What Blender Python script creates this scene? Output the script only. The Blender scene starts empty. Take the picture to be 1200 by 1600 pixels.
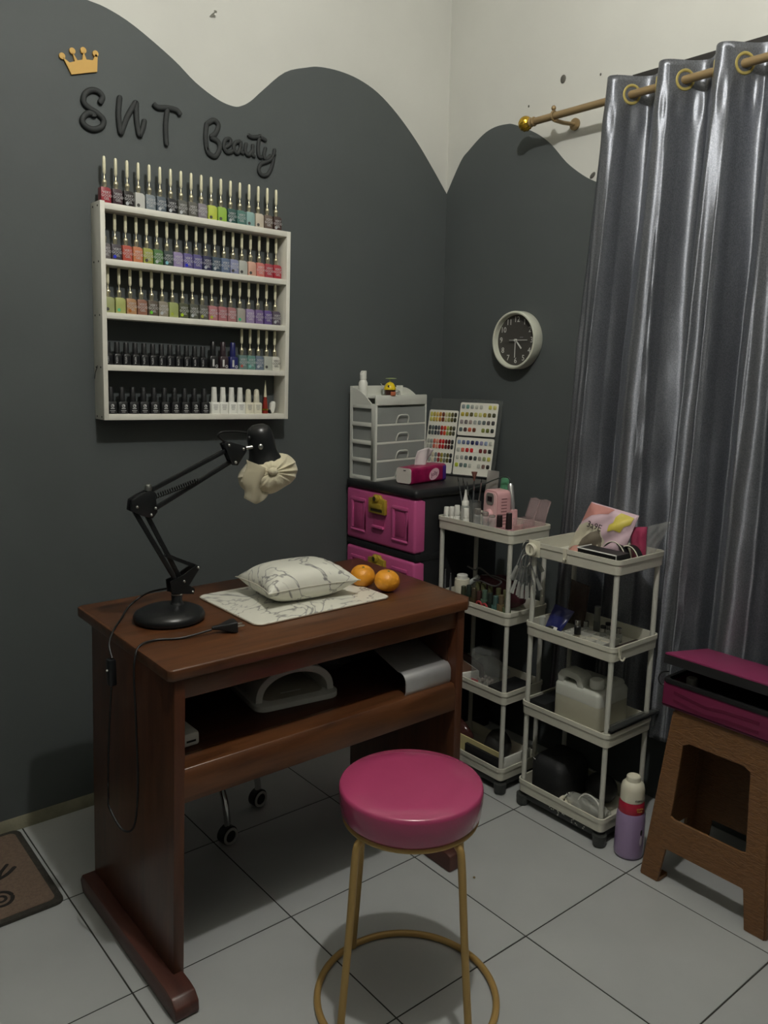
import bpy, bmesh, math, random
from mathutils import Matrix, Vector, Euler

# ------------------------------------------------------------------ camera, world, light, exposure
scene = bpy.context.scene
COL = scene.collection
PI = math.pi
R = math.radians

cam_d = bpy.data.cameras.new('camera')
cam = bpy.data.objects.new('camera', cam_d)
COL.objects.link(cam)
scene.camera = cam
CAMP = (-2.172, -2.325, 1.3333)
yaw, pitch, roll = 0.68471, -0.18054, 0.0152007
fwd = Vector((math.sin(yaw) * math.cos(pitch), math.cos(yaw) * math.cos(pitch), math.sin(pitch)))
r0 = Vector((math.cos(yaw), -math.sin(yaw), 0))
u0 = r0.cross(fwd)
rv = r0 * math.cos(roll) + u0 * math.sin(roll)
uv = -r0 * math.sin(roll) + u0 * math.cos(roll)
mw = Matrix((rv, uv, -fwd)).transposed().to_4x4()
mw.translation = CAMP
cam.matrix_world = mw
cam_d.sensor_fit = 'HORIZONTAL'
cam_d.sensor_width = 36
cam_d.lens = 1285.9 / 1200 * 36
cam_d.clip_start = 0.02

world = bpy.data.worlds.new('world')
scene.world = world
world.use_nodes = True
world.node_tree.nodes['Background'].inputs[0].default_value = (0.01, 0.012, 0.016, 1)
world.node_tree.nodes['Background'].inputs[1].default_value = 0.3

LAMP_POS = (-1.34, -1.58, 2.72)
LAMP_STRENGTH = 1720.0
scene.view_settings.view_transform = 'Standard'
scene.view_settings.look = 'None'
scene.view_settings.gamma = 1.0
scene.view_settings.use_curve_mapping = False
scene.view_settings.exposure = 0.0

random.seed(7)


# ------------------------------------------------------------------ materials
def lin(c):
    out = []
    for v in c[:3]:
        v = v / 255.0
        out.append(v / 12.92 if v <= 0.04045 else ((v + 0.055) / 1.055) ** 2.4)
    return tuple(out) + (1.0,)


MATS = {}


def pm(name, rgb, rough=0.5, metal=0.0, var=0.0, vscale=6.0, bump=0.0, bscale=60.0, alpha=1.0,
       trans=0.0, coat=0.0, sheen=0.0, emit=None, spec=0.5, sss=0.0):
    """Principled material: colour with a little noise variation and noise relief."""
    if name in MATS:
        return MATS[name]
    m = bpy.data.materials.new(name)
    m.use_nodes = True
    nt = m.node_tree
    b = nt.nodes['Principled BSDF']
    col = lin(rgb)
    b.inputs['Base Color'].default_value = col
    b.inputs['Roughness'].default_value = rough
    b.inputs['Metallic'].default_value = metal
    b.inputs['Alpha'].default_value = alpha
    b.inputs['Transmission Weight'].default_value = trans
    b.inputs['Coat Weight'].default_value = coat
    b.inputs['Sheen Weight'].default_value = sheen
    b.inputs['Specular IOR Level'].default_value = spec
    b.inputs['Subsurface Weight'].default_value = sss
    if emit:
        b.inputs['Emission Color'].default_value = lin(emit[0])
        b.inputs['Emission Strength'].default_value = emit[1]
    tc = nt.nodes.new('ShaderNodeTexCoord')
    if var > 0:
        n = nt.nodes.new('ShaderNodeTexNoise')
        n.inputs['Scale'].default_value = vscale
        n.inputs['Detail'].default_value = 5
        nt.links.new(tc.outputs['Object'], n.inputs['Vector'])
        rp = nt.nodes.new('ShaderNodeValToRGB')
        rp.color_ramp.elements[0].position = 0.3
        rp.color_ramp.elements[1].position = 0.7
        rp.color_ramp.elements[0].color = tuple(c * (1 - var) for c in col[:3]) + (1,)
        rp.color_ramp.elements[1].color = tuple(min(1, c * (1 + var)) for c in col[:3]) + (1,)
        nt.links.new(n.outputs['Fac'], rp.inputs['Fac'])
        nt.links.new(rp.outputs['Color'], b.inputs['Base Color'])
    if bump > 0:
        n2 = nt.nodes.new('ShaderNodeTexNoise')
        n2.inputs['Scale'].default_value = bscale
        n2.inputs['Detail'].default_value = 4
        nt.links.new(tc.outputs['Object'], n2.inputs['Vector'])
        bp = nt.nodes.new('ShaderNodeBump')
        bp.inputs['Strength'].default_value = bump
        bp.inputs['Distance'].default_value = 0.004
        nt.links.new(n2.outputs['Fac'], bp.inputs['Height'])
        nt.links.new(bp.outputs['Normal'], b.inputs['Normal'])
    MATS[name] = m
    return m


def wood(name, dark, light, axis='X', rough=0.35, scale=5.0):
    if name in MATS:
        return MATS[name]
    m = bpy.data.materials.new(name)
    m.use_nodes = True
    nt = m.node_tree
    b = nt.nodes['Principled BSDF']
    tc = nt.nodes.new('ShaderNodeTexCoord')
    mp = nt.nodes.new('ShaderNodeMapping')
    s = {'X': (0.12, 1, 1), 'Y': (1, 0.12, 1), 'Z': (1, 1, 0.12)}[axis]
    mp.inputs['Scale'].default_value = tuple(v * scale for v in s)
    n = nt.nodes.new('ShaderNodeTexNoise')
    n.inputs['Scale'].default_value = 7
    n.inputs['Detail'].default_value = 7
    n.inputs['Roughness'].default_value = 0.6
    n.inputs['Distortion'].default_value = 0.4
    rp = nt.nodes.new('ShaderNodeValToRGB')
    rp.color_ramp.elements[0].position = 0.25
    rp.color_ramp.elements[1].position = 0.78
    rp.color_ramp.elements[0].color = lin(dark)
    rp.color_ramp.elements[1].color = lin(light)
    nt.links.new(tc.outputs['Object'], mp.inputs['Vector'])
    nt.links.new(mp.outputs['Vector'], n.inputs['Vector'])
    nt.links.new(n.outputs['Fac'], rp.inputs['Fac'])
    nt.links.new(rp.outputs['Color'], b.inputs['Base Color'])
    b.inputs['Roughness'].default_value = rough
    bp = nt.nodes.new('ShaderNodeBump')
    bp.inputs['Strength'].default_value = 0.12
    bp.inputs['Distance'].default_value = 0.002
    nt.links.new(n.outputs['Fac'], bp.inputs['Height'])
    nt.links.new(bp.outputs['Normal'], b.inputs['Normal'])
    MATS[name] = m
    return m


def marble(name, base, vein, rough=0.3, scale=6.0):
    m = bpy.data.materials.new(name)
    m.use_nodes = True
    nt = m.node_tree
    b = nt.nodes['Principled BSDF']
    tc = nt.nodes.new('ShaderNodeTexCoord')
    n = nt.nodes.new('ShaderNodeTexNoise')
    n.inputs['Scale'].default_value = scale
    n.inputs['Detail'].default_value = 4
    n.inputs['Roughness'].default_value = 0.5
    n.inputs['Distortion'].default_value = 1.1
    nt.links.new(tc.outputs['Object'], n.inputs['Vector'])
    rp = nt.nodes.new('ShaderNodeValToRGB')
    e = rp.color_ramp.elements
    e[0].position = 0.0
    e[0].color = lin(base)
    e[1].position = 1.0
    e[1].color = lin(base)
    for p, c in ((0.485, base), (0.5, vein), (0.512, base), (0.585, base), (0.597, tuple((a + 2 * v) / 3 for a, v in zip(base, vein))), (0.607, base)):
        x = e.new(p)
        x.color = lin(c)
    nt.links.new(n.outputs['Fac'], rp.inputs['Fac'])
    nt.links.new(rp.outputs['Color'], b.inputs['Base Color'])
    b.inputs['Roughness'].default_value = rough
    MATS[name] = m
    return m


# ------------------------------------------------------------------ mesh helpers
class MB:
    def __init__(self, M=None):
        self.v, self.f = [], []
        self.M = M

    def add(self, vs, fs, M=None):
        o = len(self.v)
        for p in vs:
            p = Vector(p)
            if M is not None:
                p = M @ p
            if self.M is not None:
                p = self.M @ p
            self.v.append(p)
        self.f += [tuple(i + o for i in q) for q in fs]
        return self

    def bb(self, x0, x1, y0, y1, z0, z1, M=None):
        vs = [(x0, y0, z0), (x1, y0, z0), (x1, y1, z0), (x0, y1, z0), (x0, y0, z1), (x1, y0, z1), (x1, y1, z1), (x0, y1, z1)]
        fs = [(0, 3, 2, 1), (4, 5, 6, 7), (0, 1, 5, 4), (1, 2, 6, 5), (2, 3, 7, 6), (3, 0, 4, 7)]
        return self.add(vs, fs, M)

    def box(self, c, s, M=None):
        return self.bb(c[0] - s[0] / 2, c[0] + s[0] / 2, c[1] - s[1] / 2, c[1] + s[1] / 2, c[2] - s[2] / 2, c[2] + s[2] / 2, M)

    def loft(self, rings, cap0=True, cap1=True, closed=False, M=None):
        n = len(rings[0])
        vs = [p for r in rings for p in r]
        fs = []
        k = len(rings)
        for i in range(k if closed else k - 1):
            a, b = i * n, ((i + 1) % k) * n
            for j in range(n):
                j2 = (j + 1) % n
                fs.append((a + j, a + j2, b + j2, b + j))
        if not closed:
            if cap0:
                fs.append(tuple(range(n - 1, -1, -1)))
            if cap1:
                fs.append(tuple((k - 1) * n + j for j in range(n)))
        return self.add(vs, fs, M)

    def lathe(self, prof, n=24, c=(0, 0, 0), M=None, cap0=True, cap1=True):
        rings = [[(c[0] + r * math.cos(2 * PI * j / n), c[1] + r * math.sin(2 * PI * j / n), c[2] + z) for j in range(n)] for r, z in prof]
        return self.loft(rings, cap0, cap1, M=M)

    def tube(self, path, r, n=8, closed=False, M=None):
        P = [Vector(p) for p in path]
        k = len(P)
        rr = r if isinstance(r, (list, tuple)) else [r] * k
        rings = []
        prev = None
        for i in range(k):
            if closed:
                t = P[(i + 1) % k] - P[i - 1]
            else:
                t = P[min(i + 1, k - 1)] - P[max(i - 1, 0)]
            t.normalize()
            if prev is None:
                a = Vector((0, 0, 1)) if abs(t.z) < 0.9 else Vector((1, 0, 0))
                nx = t.cross(a).normalized()
            else:
                nx = (prev - t * prev.dot(t)).normalized()
            prev = nx
            ny = t.cross(nx)
            rings.append([P[i] + (nx * math.cos(2 * PI * j / n) + ny * math.sin(2 * PI * j / n)) * rr[i] for j in range(n)])
        return self.loft(rings, closed=closed, M=M)

    def ribbon(self, path, w, d, n=10, M=None):
        """flat stroke lying in local XY, standing d proud in local Z."""
        P = [Vector((p[0], p[1], 0)) for p in path]
        k = len(P)
        rings = []
        for i in range(k):
            t = (P[min(i + 1, k - 1)] - P[max(i - 1, 0)]).normalized()
            nx = Vector((-t.y, t.x, 0))
            ww = w * (0.62 if i in (0, k - 1) else 1.0)
            rings.append([P[i] + nx * ww * math.cos(2 * PI * j / n) + Vector((0, 0, d * (0.5 + 0.5 * math.sin(2 * PI * j / n)))) for j in range(n)])
        return self.loft(rings, M=M)

    def prism(self, poly, t0, t1, plane='xy', M=None):
        def mk(a, b, t):
            return {'xy': (a, b, t), 'xz': (a, t, b), 'yz': (t, a, b)}[plane]
        n = len(poly)
        vs = [mk(a, b, t0) for a, b in poly] + [mk(a, b, t1) for a, b in poly]
        fs = [tuple(range(n - 1, -1, -1)), tuple(range(n, 2 * n))]
        for i in range(n):
            j = (i + 1) % n
            fs.append((i, j, n + j, n + i))
        return self.add(vs, fs, M)

    def sphere(self, c, r, nu=24, nv=14, M=None):
        if not isinstance(r, (tuple, list)):
            r = (r, r, r)
        rings = []
        for i in range(nv + 1):
            th = PI * (i / nv) if 0 < i < nv else (0.02 if i == 0 else PI - 0.02)
            rings.append([(c[0] + r[0] * math.sin(th) * math.cos(2 * PI * j / nu), c[1] + r[1] * math.sin(th) * math.sin(2 * PI * j / nu), c[2] - r[2] * math.cos(th)) for j in range(nu)])
        return self.loft(rings, M=M)

    def torus(self, c, Rr, r, n=28, m=8, M=None, flat=1.0):
        rings = []
        for i in range(n):
            a = 2 * PI * i / n
            rings.append([(c[0] + (Rr + r * math.cos(2 * PI * j / m)) * math.cos(a), c[1] + (Rr + r * math.cos(2 * PI * j / m)) * math.sin(a), c[2] + r * flat * math.sin(2 * PI * j / m)) for j in range(m)])
        return self.loft(rings, closed=True, M=M)

    def mesh(self, name, bevel=0.0, seg=2, smooth=40):
        me = bpy.data.meshes.new(name)
        me.from_pydata([tuple(p) for p in self.v], [], self.f)
        bm = bmesh.new()
        bm.from_mesh(me)
        bmesh.ops.remove_doubles(bm, verts=bm.verts, dist=1e-6)
        bmesh.ops.recalc_face_normals(bm, faces=bm.faces)
        if bevel > 0:
            es = [e for e in bm.edges if len(e.link_faces) == 2 and e.calc_face_angle(0) > R(30)]
            bmesh.ops.bevel(bm, geom=es, offset=bevel, segments=seg, profile=0.5, affect='EDGES', clamp_overlap=True)
        bm.to_mesh(me)
        bm.free()
        me.polygons.foreach_set('use_smooth', [True] * len(me.polygons))
        me.set_sharp_from_angle(angle=R(smooth))
        return me


def wloc(o):
    v = Vector((0, 0, 0))
    while o is not None:
        v += o.location
        o = o.parent
    return v


def link(name, me, mat, parent=None):
    o = bpy.data.objects.new(name, me)
    COL.objects.link(o)
    if mat is not None and not me.materials:
        me.materials.append(mat)
    o.parent = parent
    return o


def part(name, mb, mat, parent=None, bevel=0.0, seg=2, smooth=40, world=False, label=None, kind=None):
    """one mesh object; world=True: the mesh was written in room coordinates (parents unrotated)."""
    if world and parent is not None:
        off = wloc(parent)
        mb.v = [p - off for p in mb.v]
    o = link(name, mb.mesh(name, bevel, seg, smooth), mat, parent)
    if label:
        o['label'] = label
    if kind:
        o['kind'] = kind
    return o


def tag(o, label, cat, group=None):
    o['label'] = label
    o['category'] = cat
    if group:
        o['group'] = group
    return o


def thing(name, label, cat, loc=(0, 0, 0), rot=(0, 0, 0), group=None):
    o = bpy.data.objects.new(name, None)
    COL.objects.link(o)
    o.empty_display_size = 0.05
    o.location = loc
    o.rotation_euler = rot
    return tag(o, label, cat, group)


def solo(name, label, cat, mb, mat, group=None, **k):
    """a thing that is one mesh, written in room coordinates; origin moved to its base."""
    xs = [p.x for p in mb.v]
    ys = [p.y for p in mb.v]
    zs = [p.z for p in mb.v]
    c = Vector(((min(xs) + max(xs)) / 2, (min(ys) + max(ys)) / 2, min(zs)))
    mb.v = [p - c for p in mb.v]
    o = part(name, mb, mat, None, **k)
    o.location = c
    return tag(o, label, cat, group)


def struct(o):
    o['kind'] = 'structure'
    return o


def smooth_path(pts, n=6, closed=False):
    P = [Vector(p) for p in pts]
    k = len(P)
    out = []
    segs = k if closed else k - 1
    for i in range(segs):
        if closed:
            a, b, c, d = P[i - 1], P[i], P[(i + 1) % k], P[(i + 2) % k]
        else:
            a, b, c, d = P[max(i - 1, 0)], P[i], P[i + 1], P[min(i + 2, k - 1)]
        for j in range(n):
            t = j / n
            out.append(0.5 * ((2 * b) + (c - a) * t + (2 * a - 5 * b + 4 * c - d) * t * t + (3 * b - a - 3 * c + d) * t ** 3))
    if not closed:
        out.append(P[-1])
    return out


TXT = {}


def text_mesh(body, size, depth=0.0004, align='CENTER'):
    key = (body, size, align)
    if key in TXT:
        return TXT[key].copy()
    cu = bpy.data.curves.new('lettering', 'FONT')
    cu.body = body
    cu.size = size
    cu.extrude = depth / 2
    cu.resolution_u = 2
    cu.align_x = align
    cu.align_y = 'CENTER'
    cu.space_line = 0.85
    o = bpy.data.objects.new('lettering', cu)
    COL.objects.link(o)
    bpy.context.view_layer.update()
    dg = bpy.context.evaluated_depsgraph_get()
    me = bpy.data.meshes.new_from_object(o.evaluated_get(dg))
    bpy.data.objects.remove(o)
    bpy.data.curves.remove(cu)
    me.materials.clear()
    TXT[key] = me
    return me.copy()


def text(body, size, mat, parent, M, name='lettering', align='CENTER'):
    me = text_mesh(body, size, align=align)
    me.transform(M)
    return link(name, me, mat, parent)


WL = Matrix(((1, 0, 0, 0), (0, 0, -1, 0), (0, 1, 0, 0), (0, 0, 0, 1)))    # drawing on the shelf wall: x right, z up, out = -y
WR = Matrix(((0, 0, -1, 0), (-1, 0, 0, 0), (0, 1, 0, 0), (0, 0, 0, 1)))   # drawing on the curtain wall: -y right, z up, out = -x


def T(x, y, z):
    return Matrix.Translation((x, y, z))


def RZ(d):
    return Matrix.Rotation(R(d), 4, 'Z')


def RX(d):
    return Matrix.Rotation(R(d), 4, 'X')


def RY(d):
    return Matrix.Rotation(R(d), 4, 'Y')


def copy_tree(o, parent=None):
    c = o.copy()
    COL.objects.link(c)
    c.parent = parent
    for ch in [x for x in o.children]:
        copy_tree(ch, c)
    return c


def rrect(w, h, r, n=4, cx=0.0, cy=0.0):
    pts = []
    for k, (sx, sy) in enumerate(((1, 1), (-1, 1), (-1, -1), (1, -1))):
        for i in range(n + 1):
            a = PI / 2 * k + PI / 2 * i / n
            pts.append((cx + sx * (w / 2 - r) + r * math.cos(a), cy + sy * (h / 2 - r) + r * math.sin(a)))
    return pts


# ------------------------------------------------------------------ shared materials
M_white_wall = pm('wall white paint', (207, 207, 200), 0.85, var=0.05, vscale=2.5, bump=0.15, bscale=25)
M_dark_wall = pm('wall charcoal paint', (82, 87, 87), 0.62, var=0.05, vscale=3, bump=0.15, bscale=30, spec=0.35)
M_ceiling = pm('ceiling paint', (226, 224, 214), 0.9, var=0.03)
M_grout = pm('dark floor grout', (52, 52, 48), 0.9, var=0.1, vscale=30)
M_tile = pm('grey ceramic tile', (172, 175, 174), 0.34, var=0.055, vscale=4, bump=0.02, bscale=18)
M_skirt = pm('bare cement strip', (128, 125, 105), 0.9, var=0.2, vscale=14, bump=0.5, bscale=40)
M_blackfoam = pm('black foam letter', (44, 47, 47), 0.7)
M_goldfoam = pm('gold foam', (206, 164, 84), 0.6)
M_shelfwhite = pm('white painted wood', (226, 224, 212), 0.5, var=0.04, vscale=20)
M_shelfside = pm('grey raw rack side', (150, 150, 140), 0.6, var=0.1, vscale=20)
M_gold = pm('ivory wand cap', (226, 221, 190), 0.28, metal=0.1)
M_collar = pm('champagne metal collar', (222, 214, 184), 0.2, metal=0.8)
M_print = pm('white bottle print', (190, 190, 190), 0.5)
M_printdim = pm('dim grey print', (120, 120, 120), 0.5)
M_black = pm('glossy black plastic', (22, 23, 25), 0.28)
M_blackmat = pm('matte black plastic', (27, 28, 29), 0.5)
M_blackmetal = pm('black lacquered metal', (24, 25, 26), 0.33)
M_chrome = pm('chrome', (200, 200, 198), 0.16, metal=1.0)
M_rivet = pm('steel rivet', (190, 190, 185), 0.3, metal=1.0)
M_clear = pm('clear plastic', (210, 214, 212), 0.12, alpha=0.28)
M_clear2 = pm('frosted clear plastic', (196, 200, 196), 0.3, alpha=0.42)
M_trolley = pm('ivory trolley plastic', (206, 204, 189), 0.42, var=0.03)
M_post = pm('ivory trolley post', (200, 200, 190), 0.4)
M_foot = pm('dark grey trolley base', (60, 62, 60), 0.5)
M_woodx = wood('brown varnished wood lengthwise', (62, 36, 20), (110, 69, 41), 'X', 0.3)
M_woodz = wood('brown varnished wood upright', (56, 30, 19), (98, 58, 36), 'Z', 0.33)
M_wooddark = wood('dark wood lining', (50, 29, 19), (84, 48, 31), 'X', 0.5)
M_marble = marble('marbled vinyl', (226, 225, 212), (128, 126, 124), 0.28, 5.0)
M_pink = pm('pink vinyl seat', (172, 66, 106), 0.25, var=0.05, vscale=9, bump=0.1, bscale=9, coat=0.6)
M_goldleg = pm('gold painted tube', (182, 150, 92), 0.4, metal=0.3)
M_white = pm('white plastic', (226, 226, 218), 0.4)
M_offwhite = pm('cream plastic', (216, 212, 192), 0.45)
M_pinkplastic = pm('pale pink plastic', (212, 164, 166), 0.35)
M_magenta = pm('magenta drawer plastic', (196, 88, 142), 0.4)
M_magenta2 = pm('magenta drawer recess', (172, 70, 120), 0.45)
M_case = pm('pink case shell', (106, 30, 64), 0.45)
M_rattan = pm('brown rattan plastic', (114, 78, 44), 0.5, var=0.16, vscale=1.0, bump=0.9, bscale=1.0)
for n_ in list(M_rattan.node_tree.nodes):
    if n_.type == 'TEX_NOISE':
        mp_ = M_rattan.node_tree.nodes.new('ShaderNodeMapping')
        mp_.inputs['Scale'].default_value = (34, 34, 120)
        n_.inputs['Distortion'].default_value = 1.6
        src = n_.inputs['Vector'].links[0].from_socket
        M_rattan.node_tree.links.new(src, mp_.inputs['Vector'])
        M_rattan.node_tree.links.new(mp_.outputs['Vector'], n_.inputs['Vector'])
M_brass = pm('polished brass', (212, 172, 62), 0.25, metal=0.9)
M_rod = pm('bronze curtain rod', (150, 128, 92), 0.4, metal=0.3)
M_cord = pm('black cable', (20, 20, 20), 0.45)

# ------------------------------------------------------------------ the room
XW, YW, ZC = -3.40, -3.90, 2.95     # far wall positions, ceiling height

mb = MB().bb(XW - 0.1, 0.1, YW - 0.1, 0.1, -0.10, -0.0012)
floor = struct(part('floor', mb, M_grout))
G = 0.4
gap = 0.0035
tiles = {}
nx = int(math.ceil(-XW / G))
ny = int(math.ceil(-YW / G))
for i in range(nx):
    for j in range(ny):
        x1, y1 = -i * G, -j * G
        x0, y0 = max(XW, x1 - G), max(YW, y1 - G)
        w, d = x1 - x0 - gap, y1 - y0 - gap
        if w < 0.02 or d < 0.02:
            continue
        key = (round(w, 4), round(d, 4))
        if key not in tiles:
            tiles[key] = MB().bb(-w / 2, w / 2, -d / 2, d / 2, -0.006, 0.0).mesh('tile', 0.0008, 1)
        o = link('tile', tiles[key], M_tile, floor)
        o.location = ((x0 + x1) / 2, (y0 + y1) / 2, random.uniform(-0.0004, 0.0))

mb = MB().bb(XW - 0.1, 0.1, 0, 0.1, -0.1, ZC)
wall_back = struct(part('wall_back', mb, M_white_wall))
mb = MB().bb(0, 0.1, YW - 0.1, 0, -0.1, ZC)
wall_right = struct(part('wall_right', mb, M_white_wall))
mb = MB().bb(XW - 0.1, XW, YW - 0.1, 0, -0.1, ZC)
wall_left = struct(part('wall_left', mb, M_white_wall))
mb = MB().bb(XW, 0, YW - 0.1, YW, -0.1, ZC)
wall_front = struct(part('wall_front', mb, M_white_wall))
mb = MB().bb(XW - 0.1, 0.1, YW - 0.1, 0.1, ZC, ZC + 0.1)
ceiling = struct(part('ceiling', mb, M_ceiling))

# charcoal paint with a scalloped edge on two walls
waveL = [(-3.40, 1.98), (-2.7, 2.06), (-2.45, 2.05), (-2.2, 1.98), (-2.0, 2.0), (-1.85, 2.09), (-1.7, 2.19), (-1.55, 2.255), (-1.42, 2.27),
         (-1.311, 2.252), (-1.252, 2.245), (-1.176, 2.22), (-1.065, 2.161), (-0.997, 2.114), (-0.927, 2.082), (-0.875, 2.073),
         (-0.845, 2.081), (-0.814, 2.101), (-0.775, 2.137), (-0.695, 2.205), (-0.612, 2.237), (-0.563, 2.249), (-0.488, 2.253),
         (-0.41, 2.245), (-0.329, 2.22), (-0.244, 2.17), (-0.154, 2.098), (-0.076, 2.021), (-0.0012, 1.941)]
wl = [(p.x, p.y) for p in smooth_path([(a, b, 0) for a, b in waveL], 4)]
poly = [(XW, 0.038)] + wl + [(-0.0012, 0.038)]
part('paint_coat', MB().prism(poly, -0.0012, 0.0005, 'xz'), M_dark_wall, wall_back, smooth=20)
waveR = [(-0.0012, 1.942), (-0.069, 2.041), (-0.109, 2.072), (-0.176, 2.111), (-0.23, 2.125), (-0.286, 2.124), (-0.323, 2.115),
         (-0.415, 2.072), (-0.481, 2.026), (-0.547, 1.961), (-0.605, 1.918), (-0.65, 1.892), (-0.69, 1.878), (-0.76, 1.88), (-0.85, 1.92),
         (-1.0, 2.04), (-1.15, 2.11), (-1.4, 2.08), (-1.7, 1.95), (-2.0, 2.05), (-2.4, 2.1), (-3.90, 1.95)]
wl = [(p.x, p.y) for p in smooth_path([(a, b, 0) for a, b in waveR], 4)]
poly = [(-0.0012, 0.0)] + wl + [(YW, 0.0)]
part('paint_coat', MB().prism(poly, -0.0012, 0.0005, 'yz'), M_dark_wall, wall_right, smooth=20)
bb_ = struct(part('baseboard_back', MB().prism([(0, 0), (-0.006, 0), (-0.003, 0.036), (0, 0.04)], XW, 0, 'yz'), M_skirt))
for wall_, poly in ((wall_left, MB().bb(XW - 0.0005, XW + 0.0012, YW, 0, 0.0, 2.05)), (wall_front, MB().bb(XW, 0, YW - 0.0005, YW + 0.0012, 0.0, 2.05))):  # charcoal coat added on the unseen walls to cut bounce light
    part('paint_coat', poly, M_dark_wall, wall_)

# marks on the walls
M_hole = pm('chipped plaster hole', (92, 90, 84), 0.9)
h = MB().sphere((0, 0, 0), (0.011, 0.013, 0.003), 12, 6, M=T(-0.001, -0.518, 2.21) @ WR)
part('plaster_chip', h, M_hole, wall_right)
h = MB().sphere((0, 0, 0), (0.012, 0.007, 0.003), 12, 6, M=T(-0.001, -0.652, 1.905) @ WR @ RZ(40))
part('plaster_chip', h, M_hole, wall_right)
for (yy, zz, s) in ((-0.72, 2.17, 0.004), (-0.57, 2.055, 0.004), (-0.38, 2.16, 0.003), (-0.66, 2.19, 0.003)):
    part('plaster_chip', MB().sphere((0, 0, 0), (s, s * 1.4, 0.0015), 10, 6, M=T(-0.0005, yy, zz) @ WR), M_hole, wall_right)
nl = thing('wall_nail', 'small bent nail left high in the white wall above the dip of the wave', 'nail', (-0.946, 0, 2.30))
part('shank', MB().tube([(0, 0.002, 0), (0.002, -0.012, 0.003), (0.008, -0.018, 0.009)], 0.002, 6), M_rivet, nl)
part('head', MB().lathe([(0.0045, 0), (0.0045, 0.002)], 10, M=T(0.008, -0.018, 0.009) @ RX(60)), M_rivet, nl)

# the window that the curtain covers
win = bpy.data.objects.new('window_1', None)
COL.objects.link(win)
win.location = (0, -1.40, 0.95)
struct(win)
M_frame = pm('dark window frame', (40, 38, 36), 0.5)
fr = MB()
fr.bb(-0.03, 0.0, -2.02, -0.795, 2.105, 2.15)
fr.bb(-0.03, 0.0, -2.02, -0.795, 0.90, 0.945)
for a in (-2.02, -1.43, -0.84):
    fr.bb(-0.03, 0.0, a, a + 0.045, 0.945, 2.105)
part('window_frame', fr, M_frame, win, world=True)
for a in (-1.975, -1.385):
    part('pane', MB().bb(-0.014, -0.008, a, a + 0.545, 0.945, 2.105), pm('night glass', (14, 17, 20), 0.08), win, world=True)


# ------------------------------------------------------------------ the ceiling bulb that lights the room (above the frame)
def ceiling_bulb():
    x, y, z = LAMP_POS
    t = thing('ceiling_bulb', 'round white bulb hanging on a short cord from the ceiling', 'lamp', (x, y, z - 0.045))
    part('canopy', MB().lathe([(0.045, ZC - 0.03), (0.05, ZC - 0.004), (0.05, ZC)], 24, (x, y, 0)), M_white, t, world=True)
    part('cord', MB().tube([(x, y, z + 0.09), (x, y, ZC - 0.02)], 0.004, 8), M_white, t, world=True)
    part('socket', MB().lathe([(0.016, 0.030), (0.02, 0.04), (0.02, 0.09), (0.012, 0.098)], 20, (x, y, z)), M_white, t, world=True)
    bm_ = pm('lit bulb glass', (255, 250, 232), 0.4, emit=((255, 253, 247), LAMP_STRENGTH))
    part('glass', MB().sphere((x, y, z), 0.030, 24, 14), bm_, t, world=True)


ceiling_bulb()

# ------------------------------------------------------------------ desk
D = thing('wooden_desk', 'reddish brown wooden desk with an open shelf under its top', 'desk', (-1.10, -0.6, 0))
top_poly = [(-1.520, -0.335), (-1.526, -0.862), (-1.517, -0.872), (-0.70, -0.872), (-0.668, -0.845), (-0.640, -0.325), (-1.510, -0.325)]
part('desktop', MB().prism(top_poly, 0.702, 0.727), M_woodx, D, bevel=0.004, world=True)
for (xo, xi, fx0, fx1) in ((-1.534, -1.510, -1.566, -1.512), (-0.725, -0.700, -0.775, -0.722)):
    top_in = 0.024 if xo < -1 else 0.0
    sp_ = [(xo, 0.04), (xi, 0.04), (xi + top_in, 0.702), (xo + top_in, 0.702)]
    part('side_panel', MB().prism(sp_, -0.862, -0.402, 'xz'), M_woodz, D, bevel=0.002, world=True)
    fp = [(-0.40, 0.0), (-0.93, 0.0), (-0.938, 0.005), (-0.938, 0.030), (-0.920, 0.046), (-0.895, 0.050), (-0.40, 0.050), (-0.385, 0.03)]
    if xo > -1:
        fp = [(min(max(a, -0.912), -0.44), b) for a, b in fp[:-1]]
    part('foot', MB().prism(fp, fx0, fx1, 'yz'), wood('desk foot wood', (62, 34, 28), (96, 58, 48), 'Y', 0.4), D, bevel=0.004, world=True)
part('apron', MB().bb(-1.498, -0.725, -0.856, -0.834, 0.655, 0.702), M_woodx, D, bevel=0.002, world=True)
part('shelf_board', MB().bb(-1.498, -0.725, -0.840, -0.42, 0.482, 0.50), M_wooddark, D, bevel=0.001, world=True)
rl = [(-0.862, 0.43), (-0.862, 0.488), (-0.855, 0.503), (-0.79, 0.503), (-0.79, 0.482), (-0.838, 0.482), (-0.838, 0.43)]
part('shelf_rail', MB().prism(rl, -1.497, -0.725, 'yz'), M_woodx, D, bevel=0.002, world=True)
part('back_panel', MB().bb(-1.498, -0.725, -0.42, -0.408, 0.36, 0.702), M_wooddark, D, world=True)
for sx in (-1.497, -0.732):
    part('lining', MB().bb(sx, sx + 0.006, -0.83, -0.42, 0.503, 0.700), M_wooddark, D, world=True)

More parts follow.
